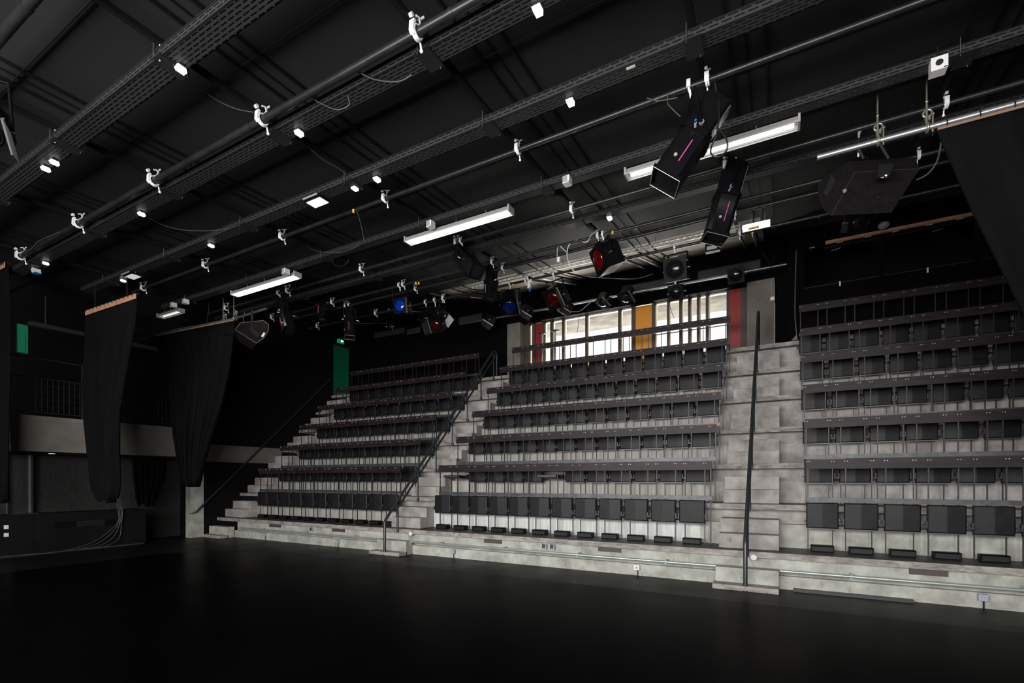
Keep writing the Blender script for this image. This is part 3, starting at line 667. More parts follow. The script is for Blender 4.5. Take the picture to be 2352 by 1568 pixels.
# ================================================================== CURTAINS
def curtain(A, B, outline, label, name='stage_curtain', tape=True, folds=7, seed=0, knot=False):
    """A, B: ends of the hanging line. outline: list of (z, s_left, s_right) in metres along A->B."""
    A = Vector(A); B = Vector(B); d = (B - A); d.z = 0; Ln = d.length; d.normalize(); nrm = Vector((d.y, -d.x, 0))
    rnd = random.Random(seed)
    e = empty(name, A, label, 'curtain', 'black stage curtains')
    nz, ns = 36, 72; vs = []; fs = []
    zt, zb = outline[0][0], outline[-1][0]
    ph = [rnd.uniform(0, 6) for _ in range(4)]
    def prof(z):
        for i in range(len(outline) - 1):
            a, b = outline[i], outline[i + 1]
            if z <= a[0] and z >= b[0]:
                t = (a[0] - z) / (a[0] - b[0] + 1e-9); t2 = t
                return a[1] + (b[1] - a[1]) * t2, a[2] + (b[2] - a[2]) * t2
        return outline[-1][1], outline[-1][2]
    W0 = outline[0][2] - outline[0][1]
    for side in (0, 1):
        for j in range(nz + 1):
            z = zt + (zb - zt) * j / nz; l, r = prof(z)
            sq = 1 - (r - l) / W0
            amp = .02 + .10 * sq
            for i in range(ns + 1):
                t = i / ns
                off = amp * (math.sin(2 * PI * folds * t + ph[0] + .3 * math.sin(3 * j / nz)) * .6 + .3 * math.sin(2 * PI * folds * 1.7 * t + ph[1] + 2 * j / nz) + .35 * math.sin(2 * PI * 1.3 * t + ph[2]))
                if side: off += .02 + .06 * sq
                zz = z
                if knot and j >= nz - 3: zz += .05 * math.sin(9 * t + ph[3]) * (j - nz + 3) / 3
                p = A + d * (l + (r - l) * t) + nrm * (-off); vs.append((p.x, p.y, zz if j else (A.z + (B.z - A.z) * (l + (r - l) * t) / Ln)))
    m = (nz + 1) * (ns + 1)
    for side in (0, 1):
        for j in range(nz):
            for i in range(ns):
                a = side * m + j * (ns + 1) + i; q = (a, a + 1, a + ns + 2, a + ns + 1); fs.append(q if side else q[::-1])
    for j in range(nz):
        for i in (0, ns): a = j * (ns + 1) + i; fs.append((a, a + ns + 1, m + a + ns + 1, m + a))
    for i in range(ns):
        a = nz * (ns + 1) + i; fs.append((a, a + 1, m + a + 1, m + a)); fs.append((i, i + 1, m + i + 1, m + i))
    part(MB().add(vs, fs, True), 'drape', M_CLOTH, e)
    if tape:
        tp = MB(); l, r = outline[0][1], outline[0][2]
        n = 40
        for i in range(n):
            sa = l + (r - l) * i / n; sb = l + (r - l) * (i + 1) / n
            h_ = .10 if tape is True else .028
            za = A.z + (B.z - A.z) * sa / Ln; pa = A + d * sa + nrm * .035; pb = A + d * sb + nrm * .035
            tp.add([(pa.x, pa.y, za - h_ / 2), (pb.x, pb.y, za - h_ / 2), (pb.x, pb.y, za + h_ / 2), (pa.x, pa.y, za + h_ / 2),
                    (pa.x - nrm.x * .01, pa.y - nrm.y * .01, za - h_ / 2), (pb.x - nrm.x * .01, pb.y - nrm.y * .01, za - h_ / 2), (pb.x - nrm.x * .01, pb.y - nrm.y * .01, za + h_ / 2), (pa.x - nrm.x * .01, pa.y - nrm.y * .01, za + h_ / 2)],
                   [(0, 1, 2, 3), (7, 6, 5, 4), (0, 4, 5, 1), (3, 2, 6, 7), (1, 5, 6, 2), (0, 3, 7, 4)])
        part(tp, 'heading_tape', M_TAPE if tape is True else mat('dull_tan_tape', (.26, .16, .11), .8), e, 'tan heading tape')
        tk = MB()
        for i in range(0, 13):
            sa = l + (r - l) * (i + .3) / 13; za = A.z + (B.z - A.z) * sa / Ln; c = A + d * sa
            tk.torus((c.x, c.y, za + .04), d, .045, .006, n=10, m=4)
        part(tk, 'ties', M_MATTE, e)
    return e
def plane_hit(u, v, A, B):
    """pixel onto the vertical plane through A, B -> (s along A->B, z)"""
    r = ray(u, v); d = Vector((B[0] - A[0], B[1] - A[1])); Ln = d.length; d.normalize()
    # A + d s = r t
    det = d.x * (-r[1]) - d.y * (-r[0]); bx, by = -A[0], -A[1]
    s_ = (bx * (-r[1]) - by * (-r[0])) / det; t = (d.x * by - d.y * bx) / det
    return s_, EYE + r[2] * t
def outline_px(A, B, rows):
    out = []
    for (ul, vl, ur, vr) in rows:
        l = plane_hit(ul, vl, A, B); r = plane_hit(ur, vr, A, B); out.append(((l[1] + r[1]) / 2, l[0], r[0]))
    return out
# the one in the middle (by the left loudspeaker)
A, B = (-13.95, 6.2, 5.09), (-11.60, 7.15, 5.46)
rows = [(322, 782, 538, 735), (352, 800, 535, 760), (380, 850, 527, 830), (386, 920, 510, 920), (395, 1000, 484, 1000), (408, 1060, 466, 1060), (418, 1095, 457, 1095), (432, 1112, 452, 1115)]
o_ = outline_px(A, B, rows); curtain(A, B, o_, 'black curtain gathered to a point, hanging left of the small loudspeaker', tape='thin', folds=9, seed=3, knot=True)
e = empty('curtain_pipe', (-12.3, 4.9, 5.30), 'short dark pipe under the third tray carrying the tan-topped curtain', 'pipe')
part(MB().cyl((-13.5, 4.9, 5.28), (-11.15, 4.9, 5.27), .022, 10).cyl((-13.0, 4.9, 5.28), (-13.0, 4.9, zc(4.9)), .01, 6).cyl((-11.6, 4.9, 5.28), (-11.6, 4.9, zc(4.9)), .01, 6), 'pipe_run', M_PIPE, e)
A, B = (-13.42, 4.9, 5.24), (-11.20, 4.9, 5.22)
rows = [(200, 700, 316, 684), (196, 760, 310, 760), (194, 880, 284, 900), (198, 960, 272, 960), (206, 1040, 270, 1040), (212, 1100, 272, 1100), (216, 1125, 270, 1125), (232, 1148, 262, 1150)]
o_ = outline_px(A, B, rows); curtain(A, B, o_, 'black gathered curtain with a tan top strip, left of the middle one', tape=True, folds=6, seed=5, knot=True)
A, B = (-14.0, 3.6, 5.78), (-13.25, 3.6, 5.78)
rows = [(-12, 622, 16, 615), (-12, 700, 24, 700), (-12, 850, 22, 850), (-12, 1000, 14, 1000), (-10, 1100, 8, 1100), (-6, 1150, 2, 1150)]
o_ = outline_px(A, B, rows); curtain(A, B, o_, 'black curtain at the far left edge of the picture', tape=True, folds=4, seed=8, knot=True)
A, B = (-14.55, 6.25, 2.15), (-14.55, 7.1, 2.15)
rows = [(303, 1052, 377, 1056), (308, 1100, 372, 1100), (312, 1125, 360, 1125), (314, 1145, 356, 1145), (320, 1160, 350, 1160)]
o_ = outline_px(A, B, rows); o_[0] = (2.14, o_[0][1], o_[0][2]); curtain(A, B, o_, 'short black curtain hanging under the balcony', tape=False, folds=5, seed=9, knot=True)
A, B = (1.50, 6.98, 5.44), (5.1, 6.98, 5.44)
curtain(A, B, [(5.44, 0, 3.5), (4.45, .30, 3.3), (3.22, .72, 3.0), (2.2, 1.25, 2.7), (1.6, 1.6, 2.35), (1.3, 1.75, 2.15)], 'wide black curtain swagged at the right edge of the picture', tape='thin', folds=8, seed=11, knot=True)

# ================================================================== CEILING STRUCTURE
JX = [-12.45, -10.05, -7.70, -5.30, -3.02, -.74, 1.62, 3.95]
JW = ['leftmost', 'second', 'third', 'fourth', 'fifth', 'sixth', 'seventh', 'rightmost']
def joist(x, w, off, dep, name, label, grp, y0=YB, y1=13.1, cat='beam', m=None):
    vs = []; fs = []; n = 22
    for i in range(n + 1):
        y = y0 + (y1 - y0) * i / n; z = zc(y) + off
        vs += [(x - w / 2, y, z), (x + w / 2, y, z), (x + w / 2, y, z + dep), (x - w / 2, y, z + dep)]
    for i in range(n):
        a = 4 * i; b = a + 4
        fs += [(a, a + 1, b + 1, b), (a + 1, a + 2, b + 2, b + 1), (a + 2, a + 3, b + 3, b + 2), (a + 3, a, b, b + 3)]
    fs += [(0, 3, 2, 1), (4 * n, 4 * n + 1, 4 * n + 2, 4 * n + 3)]
    return single(MB().add(vs, fs), name, m or M_JOIST, (x, 3, zc(3)), label, cat, grp)
for i, x in enumerate(JX):
    joist(x, .055, 0, .055, 'ceiling_joist', 'black steel ceiling joist running to the rear wall, %s of eight' % JW[i], 'black ceiling joists')
    for j, dx in enumerate((.27, .42, .60)):
        joist(x + dx, .022 if j != 1 else .012, .125 if j != 1 else .14, .04, 'ceiling_conduit', 'thin black ceiling strip, %s one right of the %s joist' % (ORD[j], JW[i]), 'thin ceiling strips', cat='strip')
# cross conduits between the trays
for i, yy in enumerate((.6, 2.05, 3.15, 4.35, 5.95, 7.1, 8.35, 9.6)):
    single(MB().cyl((-16, yy, zc(yy) + .14), (XR, yy, zc(yy) + .14), .008, 6), 'cross_conduit', M_JOIST, (-5, yy, zc(yy)), 'thin black conduit across the ceiling, %s from the stage' % ORD[i], 'pipe', 'thin cross conduits')
def xpipe(y, r, x0, x1, label, m=None, off=-.10, name='lighting_pipe', z=None):
    zz = zc(y) + off if z is None else z
    e = empty(name, ((x0 + x1) / 2, y, zz), label, 'pipe', 'lighting pipes across the ceiling')
    s = MB().cyl((x0, y, zz), (x1, y, zz), r, 14); x = x0 + 1.3
    while x < x1: s.cyl((x, y, zz), (x + .05, y, zz), r * 1.10, 14); x += 2.9
    part(s, 'pipe_run', m or M_PIPE, e); return zz
PIPES = [(1.69, .045, -12.9, XR), (3.55, .040, -12.6, XR), (5.55, .030, -12.9, XR), (7.40, .030, -13.2, XR), (8.68, .030, -12.5, XR), (9.12, .030, -12.5, XR), (10.2, .030, -12.8, XR), (12.35, .022, -8.6, .10), (12.55, .018, -8.2, .05)]
PW = ['nearest to the viewer', 'second from the viewer', 'third from the viewer', 'fourth from the viewer', 'fifth from the viewer', 'sixth from the viewer', 'seventh from the viewer', 'thin one close to the rear wall', 'thinnest one against the rear wall']
PZ = {}
for i, (y, r, x0, x1) in enumerate(PIPES):
    zz = xpipe(y, r, x0, x1, 'black lighting pipe across the ceiling, ' + PW[i], off=-.10 if y < 12 else -.55, m=M_PIPE if y < 12 else M_ALU_D); PZ[i] = zz
# clamps
def clamp_proto():
    e = empty('pipe_clamp', (0, 0, 0))
    j = MB().torus((0, 0, 0), (1, 0, 0), .050, .013, 0, 2 * PI, 18, 6).torus((.022, 0, 0), (1, 0, 0), .050, .009, 0, 2 * PI, 18, 6)
    j.prism([(-.018, -.070, -.025), (-.018, -.046, -.045), (-.018, -.040, .05), (-.018, -.066, .05)], (.046, 0, 0)).cyl((-.02, -.05, .055), (.03, -.05, .055), .014, 8); part(j, 'jaw', M_CHROME, e)
    part(MB().cyl((0, .035, .03), (0, .065, -.09), .008, 8).sphere((0, .067, -.095), .016).cyl((-.015, -.06, .10), (.015, -.06, .10), .018, 10), 'bolt', M_CHROME, e)
    h = MB().tube([(0, 0, .06), (0, .03, .085), (0, .05, .12), (0, .03, .155), (0, 0, .14)], .010, 6).cyl((0, .045, .11), (0, .06, .17), .006, 6).box((-.035, .052, .155), (.035, .062, .17)); part(h, 'hook', M_CHROME, e)
    return e
CLP = clamp_proto(); cu = [0]
def put_clamp(x, y, z, label, s=1.0, grp='chrome pipe clamps'):
    if cu[0] == 0: c = CLP; c.location = (x, y, z)
    else: c = copy_tree(CLP, (x, y, z))
    cu[0] += 1; c.scale = (s, s, s); c.rotation_euler = (0, 0, 0); tag(c, label, 'clamp', grp); return c
for i, (y, r, x0, x1) in enumerate(PIPES[1:7]):
    for j, x in enumerate(JX[:7]):
        if x < x0 or x > x1: continue
        put_clamp(x + .045, y, PZ[i + 1], 'shiny chrome clamp holding the %s pipe %s at the %s joist' % (ORD[i + 1], 'from the viewer', JW[j]), 1.15 if i == 0 else (.95 if i < 3 else .85))
# cable trays
def tray(y0, y1, label, x0=-13.6, x1=XR, ztop=.03, zb=-.13):
    yc = (y0 + y1) / 2; z = zc(yc)
    e = empty('cable_tray', ((x0 + x1) / 2, yc, z + zb), label, 'cable tray', 'slotted black cable trays')
    t = MB().box((x0, y0, z + zb), (x1, y1, z + zb + .006)).box((x0, y0, z + zb), (x1, y0 + .006, z + zb + .085)).box((x0, y1 - .006, z + zb), (x1, y1, z + zb + .085))
    part(t, 'tray_body', M_TRAY, e)
    part(MB().box((x0, y0 - .01, z + zb + .08), (x1, y0 + .006, z + zb + .088)).box((x0, y0 - .003, z + zb - .003), (x1, y0 + .008, z + zb + .004)), 'flange', M_POST, e)
    for j, x in enumerate(JX):
        if x < x0 or x > x1: continue
        b = MB().box((x - .08, y0 - .035, z + zb - .022), (x + .08, y1 + .03, z + zb - .006))
        part(b, 'bracket', M_MATTE, e)
        for xr, yr in ((x - .05, y0 - .022), (x + .05, y1 + .018)): part(MB().cyl((xr, yr, z + zb - .04), (xr, yr, z + .02), .005, 6), 'threaded_rod', M_ALU_D, e)
    return z + zb
TR = [(2.50, 2.72), (3.70, 3.90), (4.87, 5.06), (6.47, 6.63), (7.79, 7.94)]
for i, (a, b_) in enumerate(TR): tray(a, b_, 'slotted black cable tray across the ceiling, %s from the stage' % ORD[i])
# hooks on tray 1
for i, x in enumerate((JX[2], JX[3])):
    y = 2.51; z = zc(2.6)
    single(MB().tube([(x, y, z - .16), (x, y, z + .02), (x, y + .012, z + .045), (x, y + .03, z + .045), (x, y + .04, z + .03)], .006, 6), 'wire_hook', M_CHROME, (x, y, z), 'pale wire hook on the nearest cable tray at the %s joist' % JW[2 + i], 'hook')
# lattice strip (bright punched rail) near the rear
xa, xb, yl_ = -6.6, -.55, 9.95; zl = zc(yl_) - .10
e = empty('lattice_rail', (-3.5, yl_, zl), 'bright punched metal rail with zigzag lattice in front of the pale soffit', 'rail')
lr = MB().box((xa, yl_ - .01, zl + .07), (xb, yl_ + .01, zl + .085)).box((xa, yl_ - .01, zl), (xb, yl_ + .01, zl + .012))
n = int((xb - xa) / .11)
for i in range(n):
    x = xa + i * .11; lr.cyl((x, yl_, zl + .01), (x + .055, yl_, zl + .075), .005, 4).cyl((x + .055, yl_, zl + .075), (x + .11, yl_, zl + .01), .005, 4)
for xh in (-6.2, -4.2, -2.2, -.8): lr.cyl((xh, yl_, zl + .08), (xh, yl_, zc(yl_) + .1), .008, 6)
part(lr, 'lattice', M_ALU, e)
# bright curved strips that follow the soffit
for i, (x, ym, yn) in enumerate(((-12.1, 11.0, 13.0), (-9.75, 11.0, 13.0), (-7.45, 11.2, 12.9), (-5.05, 10.7, 12.9), (-2.72, 10.7, 13.0), (-.50, 10.7, 12.6))):
    pts = [(x, ym + (yn - ym) * t / 8, zc(ym + (yn - ym) * t / 8) + .02) for t in range(9)]
    single(MB().tube(pts, .022, 6), 'curved_strip', mat('pale_metal_strip', (.7, .71, .73), .35, .6), pts[0], 'pale curved metal strip following the rear soffit, %s from the left' % ORD[i], 'strip', 'curved strips on the rear soffit')

# ---- fluorescent fixtures
def fluo(x0, x1, y, label, lit=True, z=None, covered=True, tm=None):
    z = zc(y) - .27 if z is None else z
    e = empty('fluorescent_fixture', ((x0 + x1) / 2, y, z), label, 'ceiling light', 'fluorescent fixtures under the fourth tray')
    part(MB().prism([(x0, y - .085, z), (x0, y - .05, z + .07), (x0, y + .05, z + .07), (x0, y + .085, z), (x0, y + .075, z), (x0, y + .042, z + .058), (x0, y - .042, z + .058), (x0, y - .075, z)], (x1 - x0, 0, 0)), 'housing', M_REFL, e)
    for s in (-1, 1): part(MB().cyl((x0 + .05, y + s * .038, z + .018), (x1 - .05, y + s * .038, z + .018), .016, 10), 'tube', tm or (M_TUBE if lit else M_TUBE2), e)
    for xe in (x0, x1): part(MB().box((xe - .012, y - .09, z - .022), (xe + .012, y + .09, z + .075)), 'end_cap', M_GREY, e)
    for ye in (y - .086, y + .086): part(MB().box((x0 + .012, ye - .002, z - .02), (x1 - .012, ye + .002, z + .002)), 'side_trim', M_GREY, e)
    for t in (.22, .5, .78): xx = x0 + (x1 - x0) * t; part(MB().cyl((xx, y, z + .07), (xx, y, zc(y) - .12), .008, 6), 'hanger', M_ALU_D, e)
fluo(-1.85, .18, 6.60, 'long fluorescent fixture behind the two big profile spots on the right', tm=mat('weak_fluorescent_tube', (.9, .9, .88), .3, emit=(1, .97, .91), es=3))
fluo(-5.72, -3.66, 6.60, 'long lit fluorescent fixture in the middle of the ceiling')
fluo(-10.76, -8.62, 6.60, 'long lit fluorescent fixture above the small loudspeaker')
fluo(-13.9, -12.95, 6.60, 'dim fluorescent fixture behind the second curtain at the left', lit=False)
e = empty('fluorescent_fixture', (-.38, 9.5, 5.98), 'short white light fixture with yellow tape near the dark booth', 'ceiling light')
part(MB().box((-.60, 9.44, 5.97), (-.17, 9.56, 6.04)), 'housing', M_SENSOR, e)
part(MB().box((-.50, 9.43, 5.95), (-.34, 9.47, 5.972)), 'tape', M_YEL, e)
part(MB().cyl((-.5, 9.5, 6.03), (-.5, 9.5, zc(9.5)), .01, 6).cyl((-.25, 9.5, 6.03), (-.25, 9.5, zc(9.5)), .01, 6), 'hangers', M_ALU_D, e)
# square floodlights
for i, (x, y, lab) in enumerate(((-6.02, 4.95, 'square white floodlight panel under the third cable tray'), (-11.5, 4.96, 'square floodlight panel under the third tray, near the left curtains'))):
    z = zc(y) - .20; e = empty('floodlight', (x, y, z), lab, 'ceiling light')
    part(MB().box((x - .17, y - .10, z), (x + .17, y + .10, z + .035)), 'housing', M_BLACK, e)
    part(MB().box((x - .145, y - .08, z - .006), (x + .145, y + .08, z)), 'glass', M_SENSOR if i == 0 else mat('dim_flood_glass', (.6, .6, .6), .3, emit=(1, 1, 1), es=.45), e)
    part(MB().box((x - .15, y - .14, z + .01), (x + .15, y - .125, z + .03)).cyl((x - .1, y, z + .03), (x - .1, y, z + .08), .008, 6).cyl((x + .1, y, z + .03), (x + .1, y, z + .08), .008, 6), 'bracket', M_GREY, e)
# small white emergency lenses under the trays
for i, (u, v, ti, w_) in enumerate(((415, 178, 0, 'by the fourth joist on the nearest tray'), (125, 390, 0, 'on the nearest tray, right one of a pair'), (105, 402, 0, 'on the nearest tray, left one of a pair'), (687, 304, 1, 'under the second tray at the fourth joist'),
        (325, 491, 1, 'under the second tray right of the tan-topped curtain'), (105, 600, 1, 'under the second tray at its left end'), (1235, 22, 1, 'under the second tray at the top edge'), (1310, 241, 2, 'under the third tray on the right'), (866, 417, 2, 'under the third tray right of the square floodlight'),
        (815, 437, 2, 'under the third tray, small one beside the floodlight'), (485, 570, 2, 'under the third tray above the small loudspeaker'), (283, 650, 2, 'beside the left square floodlight'), (1400, 530, 4, 'on the fifth tray above the red lamp'))):
    yy = sum(TR[ti]) / 2 + .05; p = atY(u, v, yy); z = zc(yy) - .135; sc_ = .032
    e = empty('ceiling_sensor', (p.x, yy, z), 'small glowing white lamp lens ' + w_, 'lamp', 'small white lenses under the trays')
    part(MB().prism([(p.x - sc_, yy - .03, z - .045), (p.x + sc_, yy - .03, z - .045), (p.x + sc_ * 1.25, yy - .045, z - .012), (p.x - sc_ * 1.25, yy - .045, z - .012)], (0, .075, 0)), 'lens', M_SENSOR, e)
    part(MB().box((p.x - .05, yy - .03, z - .012), (p.x + .05, yy + .03, z + .004)), 'base', M_MATTE, e)
p = atY(1450, 163, 4.95)
single(MB().box((p.x - .04, 4.90, 5.765), (p.x + .05, 4.93, 5.80)), 'paper_label', M_PAPER, p, 'white paper tag stuck to the third tray at the right', 'label')
# grey white junction boxes
for i, (u, v, w_) in enumerate(((1302, 414, 'right of the fifth joist'), (988, 515, 'above the middle fluorescent fixture'), (655, 623, 'above the left fluorescent fixture'), (425, 692, 'right one of a pair near the left curtains'), (397, 700, 'left one of a pair near the left curtains'), (2155, 150, 'with a round hole at the upper right'))):
    p = atY(u, v, 6.40); z = p.z
    e = empty('junction_box', (p.x, 6.4, z), 'small white plastic box under the ceiling ' + w_, 'box')
    b_ = .05 if i < 5 else .065
    part(MB().box((p.x - b_, 6.36, z - b_), (p.x + b_, 6.46, z + b_)), 'box_body', M_GREY if i != 5 else M_WHITE, e)
    part(MB().box((p.x + b_ * .5, 6.355, z - b_), (p.x + b_ * 1.05, 6.47, z + b_ * .9)).box((p.x - b_, 6.355, z - b_ * 1.1), (p.x + b_, 6.47, z - b_ * .85)), 'box_rim', M_WHITE, e)
    if i == 5: part(MB().cyl((p.x, 6.35, z), (p.x, 6.362, z), .03, 14), 'hole', M_MATTE, e)
    part(MB().cyl((p.x, 6.42, z), (p.x, 6.42, zc(6.4)), .008, 6), 'conduit', M_CABLE, e)

# ---- bare aluminium pipes carrying curtains and speakers
def clusters(e, x, y, z):
    c = MB()
    c.torus((x, y, z), (1, 0, 0), .045, .014, n=12).torus((x, y, z + .16), (0, 1, 0), .04, .012, n=10).cyl((x - .01, y - .02, z + .04), (x - .01, y - .02, z + .26), .012, 8)
    c.cyl((x + .05, y + .02, z - .05), (x + .05, y + .02, z + .14), .010, 8).sphere((x + .05, y + .02, z + .15), .02).cbox((x, y, z + .1), (.05, .04, .05)).sphere((x - .01, y - .02, z + .28), .016)
    c.cyl((x - .01, y - .02, z), (x - .01, y - .02, zc(y)), .009, 6)
    part(c, 'clamp_cluster', mat('brassy_clamp_metal', (.50, .48, .40), .3, .8), e)
e = empty('aluminium_pipe', (1.5, 6.98, 5.50), 'bright bare aluminium pipe above the big loudspeaker at the right', 'pipe')
part(MB().cyl((.38, 6.98, 5.50), (XR, 6.98, 5.50), .030, 16), 'pipe_run', M_ALU, e)
clusters(e, .98, 6.98, 5.50); clusters(e, 1.42, 6.98, 5.50)
e = empty('aluminium_pipe', (-11, 7.15, 5.50), 'dull aluminium pipe end above the small loudspeaker at the left', 'pipe')
part(MB().cyl((-13.95, 6.2, 5.13), (-11.6, 7.13, 5.49), .028, 14).cyl((-11.6, 7.13, 5.49), (-10.42, 7.15, 5.54), .028, 14), 'pipe_run', M_ALU_D, e)
clusters(e, -11.9, 7.05, 5.46); clusters(e, -11.6, 7.13, 5.50)

# ---- loudspeakers
e = empty('loudspeaker', (-10.9, 7.1, 5.1), 'small dark loudspeaker with worn edges hanging at the left', 'loudspeaker')
sp = [(540, 757), (552, 741), (605, 736), (617, 745), (616, 760), (606, 776), (589, 788)]
S = [atY(u, v, 7.0) for u, v in sp]; vec = atY(580, 804, 7.35) - atY(589, 788, 7.0)
part(MB().prism(S, vec), 'cabinet', M_SPK, e)
ed = MB(); S2 = S + [S[0]]
for i in range(len(S)): ed.cyl(S2[i], S2[i + 1], .006, 5)
part(ed, 'worn_edges', M_EDGE, e, 'worn pale edges')
c = atY(582, 762, 6.98); part(MB().prism([atY(572, 757, 6.985), atY(580, 752, 6.985), atY(600, 768, 6.985), atY(593, 776, 6.985)], (0, -.01, 0)), 'bracket_plate', M_MATTE, e)
part(MB().box((c.x - .05, 6.95, c.z), (c.x - .02, 6.99, 5.5)), 'bracket_arm', M_MATTE, e)
p = atY(605, 768, 6.98); part(MB().prism([atY(600, 772, 6.985), atY(606, 763, 6.985), atY(610, 765, 6.985), atY(604, 775, 6.985)], (0, -.006, 0)), 'label', M_PAPER, e)
# big one at right: prism with the section below, swung about the vertical
e = empty('loudspeaker', (.75, 6.9, 4.85), 'big dark wedge loudspeaker hanging under the bright aluminium pipe', 'loudspeaker')
def spx(x, y, Y): return atY(1850 + x / 5.2275, 250 + y / 5.2275, Y)
Lp = [spx(310, 1280, 6.25), spx(590, 760, 6.55), spx(520, 630, 6.95), spx(330, 750, 7.05), spx(200, 830, 7.0), spx(145, 950, 6.85), spx(160, 1060, 6.7), spx(200, 1180, 6.5), spx(250, 1245, 6.35)]
Rp = [spx(1030, 1245, 6.45), spx(1075, 735, 6.75), spx(1310, 578, 7.25), None, None, None, None, None, None]
vR = (Rp[0] - Lp[0])
R_ = [Rp[0], spx(1375, 715, 6.85), spx(1310, 580, 7.2)] + [p + vR for p in Lp[3:]]
n = len(Lp)
part(MB().add(Lp + R_, [tuple(range(n))] + [tuple(range(n, 2 * n))[::-1]] + [(i, (i + 1) % n, n + (i + 1) % n, n + i) for i in range(n)]), 'cabinet', M_SPK, e)
part(MB().tube([R_[1], Lp[1], Lp[0]], .0022, 5), 'worn_edges', mat('faint_worn_edge', (.06, .05, .05), .7), e)
q = spx(950, 770, 6.60)
part(MB().prism([spx(880, 700, 6.62), spx(1050, 690, 6.64), spx(1000, 840, 6.5), spx(850, 845, 6.48)], (0, -.05, 0)), 'connector_recess', M_MATTE, e)
part(MB().prism([spx(950, 795, 6.46), spx(980, 795, 6.46), spx(978, 815, 6.46), spx(965, 826, 6.46), spx(950, 810, 6.46)], (0, -.01, 0)).prism([spx(895, 818, 6.46), spx(942, 818, 6.46), spx(942, 828, 6.46), spx(895, 828, 6.46)], (0, -.01, 0)), 'label', M_PAPER, e)
part(MB().prism([spx(330, 790, 6.83), spx(375, 880, 6.68), spx(265, 1060, 6.55), spx(235, 1010, 6.62)], (-.015, -.02, 0)), 'handle_recess', M_MATTE, e)
part(MB().sphere(spx(472, 985, 6.40), .022), 'knob', M_EDGE, e)
part(MB().tube([spx(700, 600, 6.98), Vector((.78, 6.98, 5.5))], .016, 8).tube([spx(1000, 600, 6.98), Vector((.98, 6.98, 5.5))], .016, 8), 'bracket_arm', M_MATTE, e)

# ================================================================== STAGE LIGHTS
def frame(pos, d, up=(0, 0, 1)):
    z = Vector(d).normalized(); x = Vector(up).cross(z)
    if x.length < 1e-4: x = Vector((1, 0, 0))
    x.normalize(); y = z.cross(x)
    return Matrix(((x.x, y.x, z.x, pos[0]), (x.y, y.y, z.y, pos[1]), (x.z, y.z, z.z, pos[2]), (0, 0, 0, 1)))
def yoke(e, piv, pipe, halfw, ax):
    """U-shaped bracket from the two pivots up to the pipe"""
    ax = Vector(ax).normalized(); piv = Vector(piv); pipe = Vector(pipe)
    upv = (pipe - piv); t = upv.normalized(); top = piv + t * (upv.length * .72)
    y = MB()
    def bar(a, b, w=.016): y.tube([a, b], w, 6)
    bar(piv - ax * halfw, top - ax * halfw * .9); bar(piv + ax * halfw, top + ax * halfw * .9); bar(top - ax * halfw * .92, top + ax * halfw * .92)
    part(y, 'yoke', M_BLACK, e)
    part(MB().tube([top, pipe], .012, 8).torus(pipe, (1, 0, 0), .042, .013, n=12).cyl(pipe + Vector((0, 0, .03)), pipe + Vector((0, 0, .09)), .008, 6).box(tuple(pipe + Vector((-.02, -.06, -.03))), tuple(pipe + Vector((.02, -.04, .05)))), 'hook_clamp', M_CHROME, e)
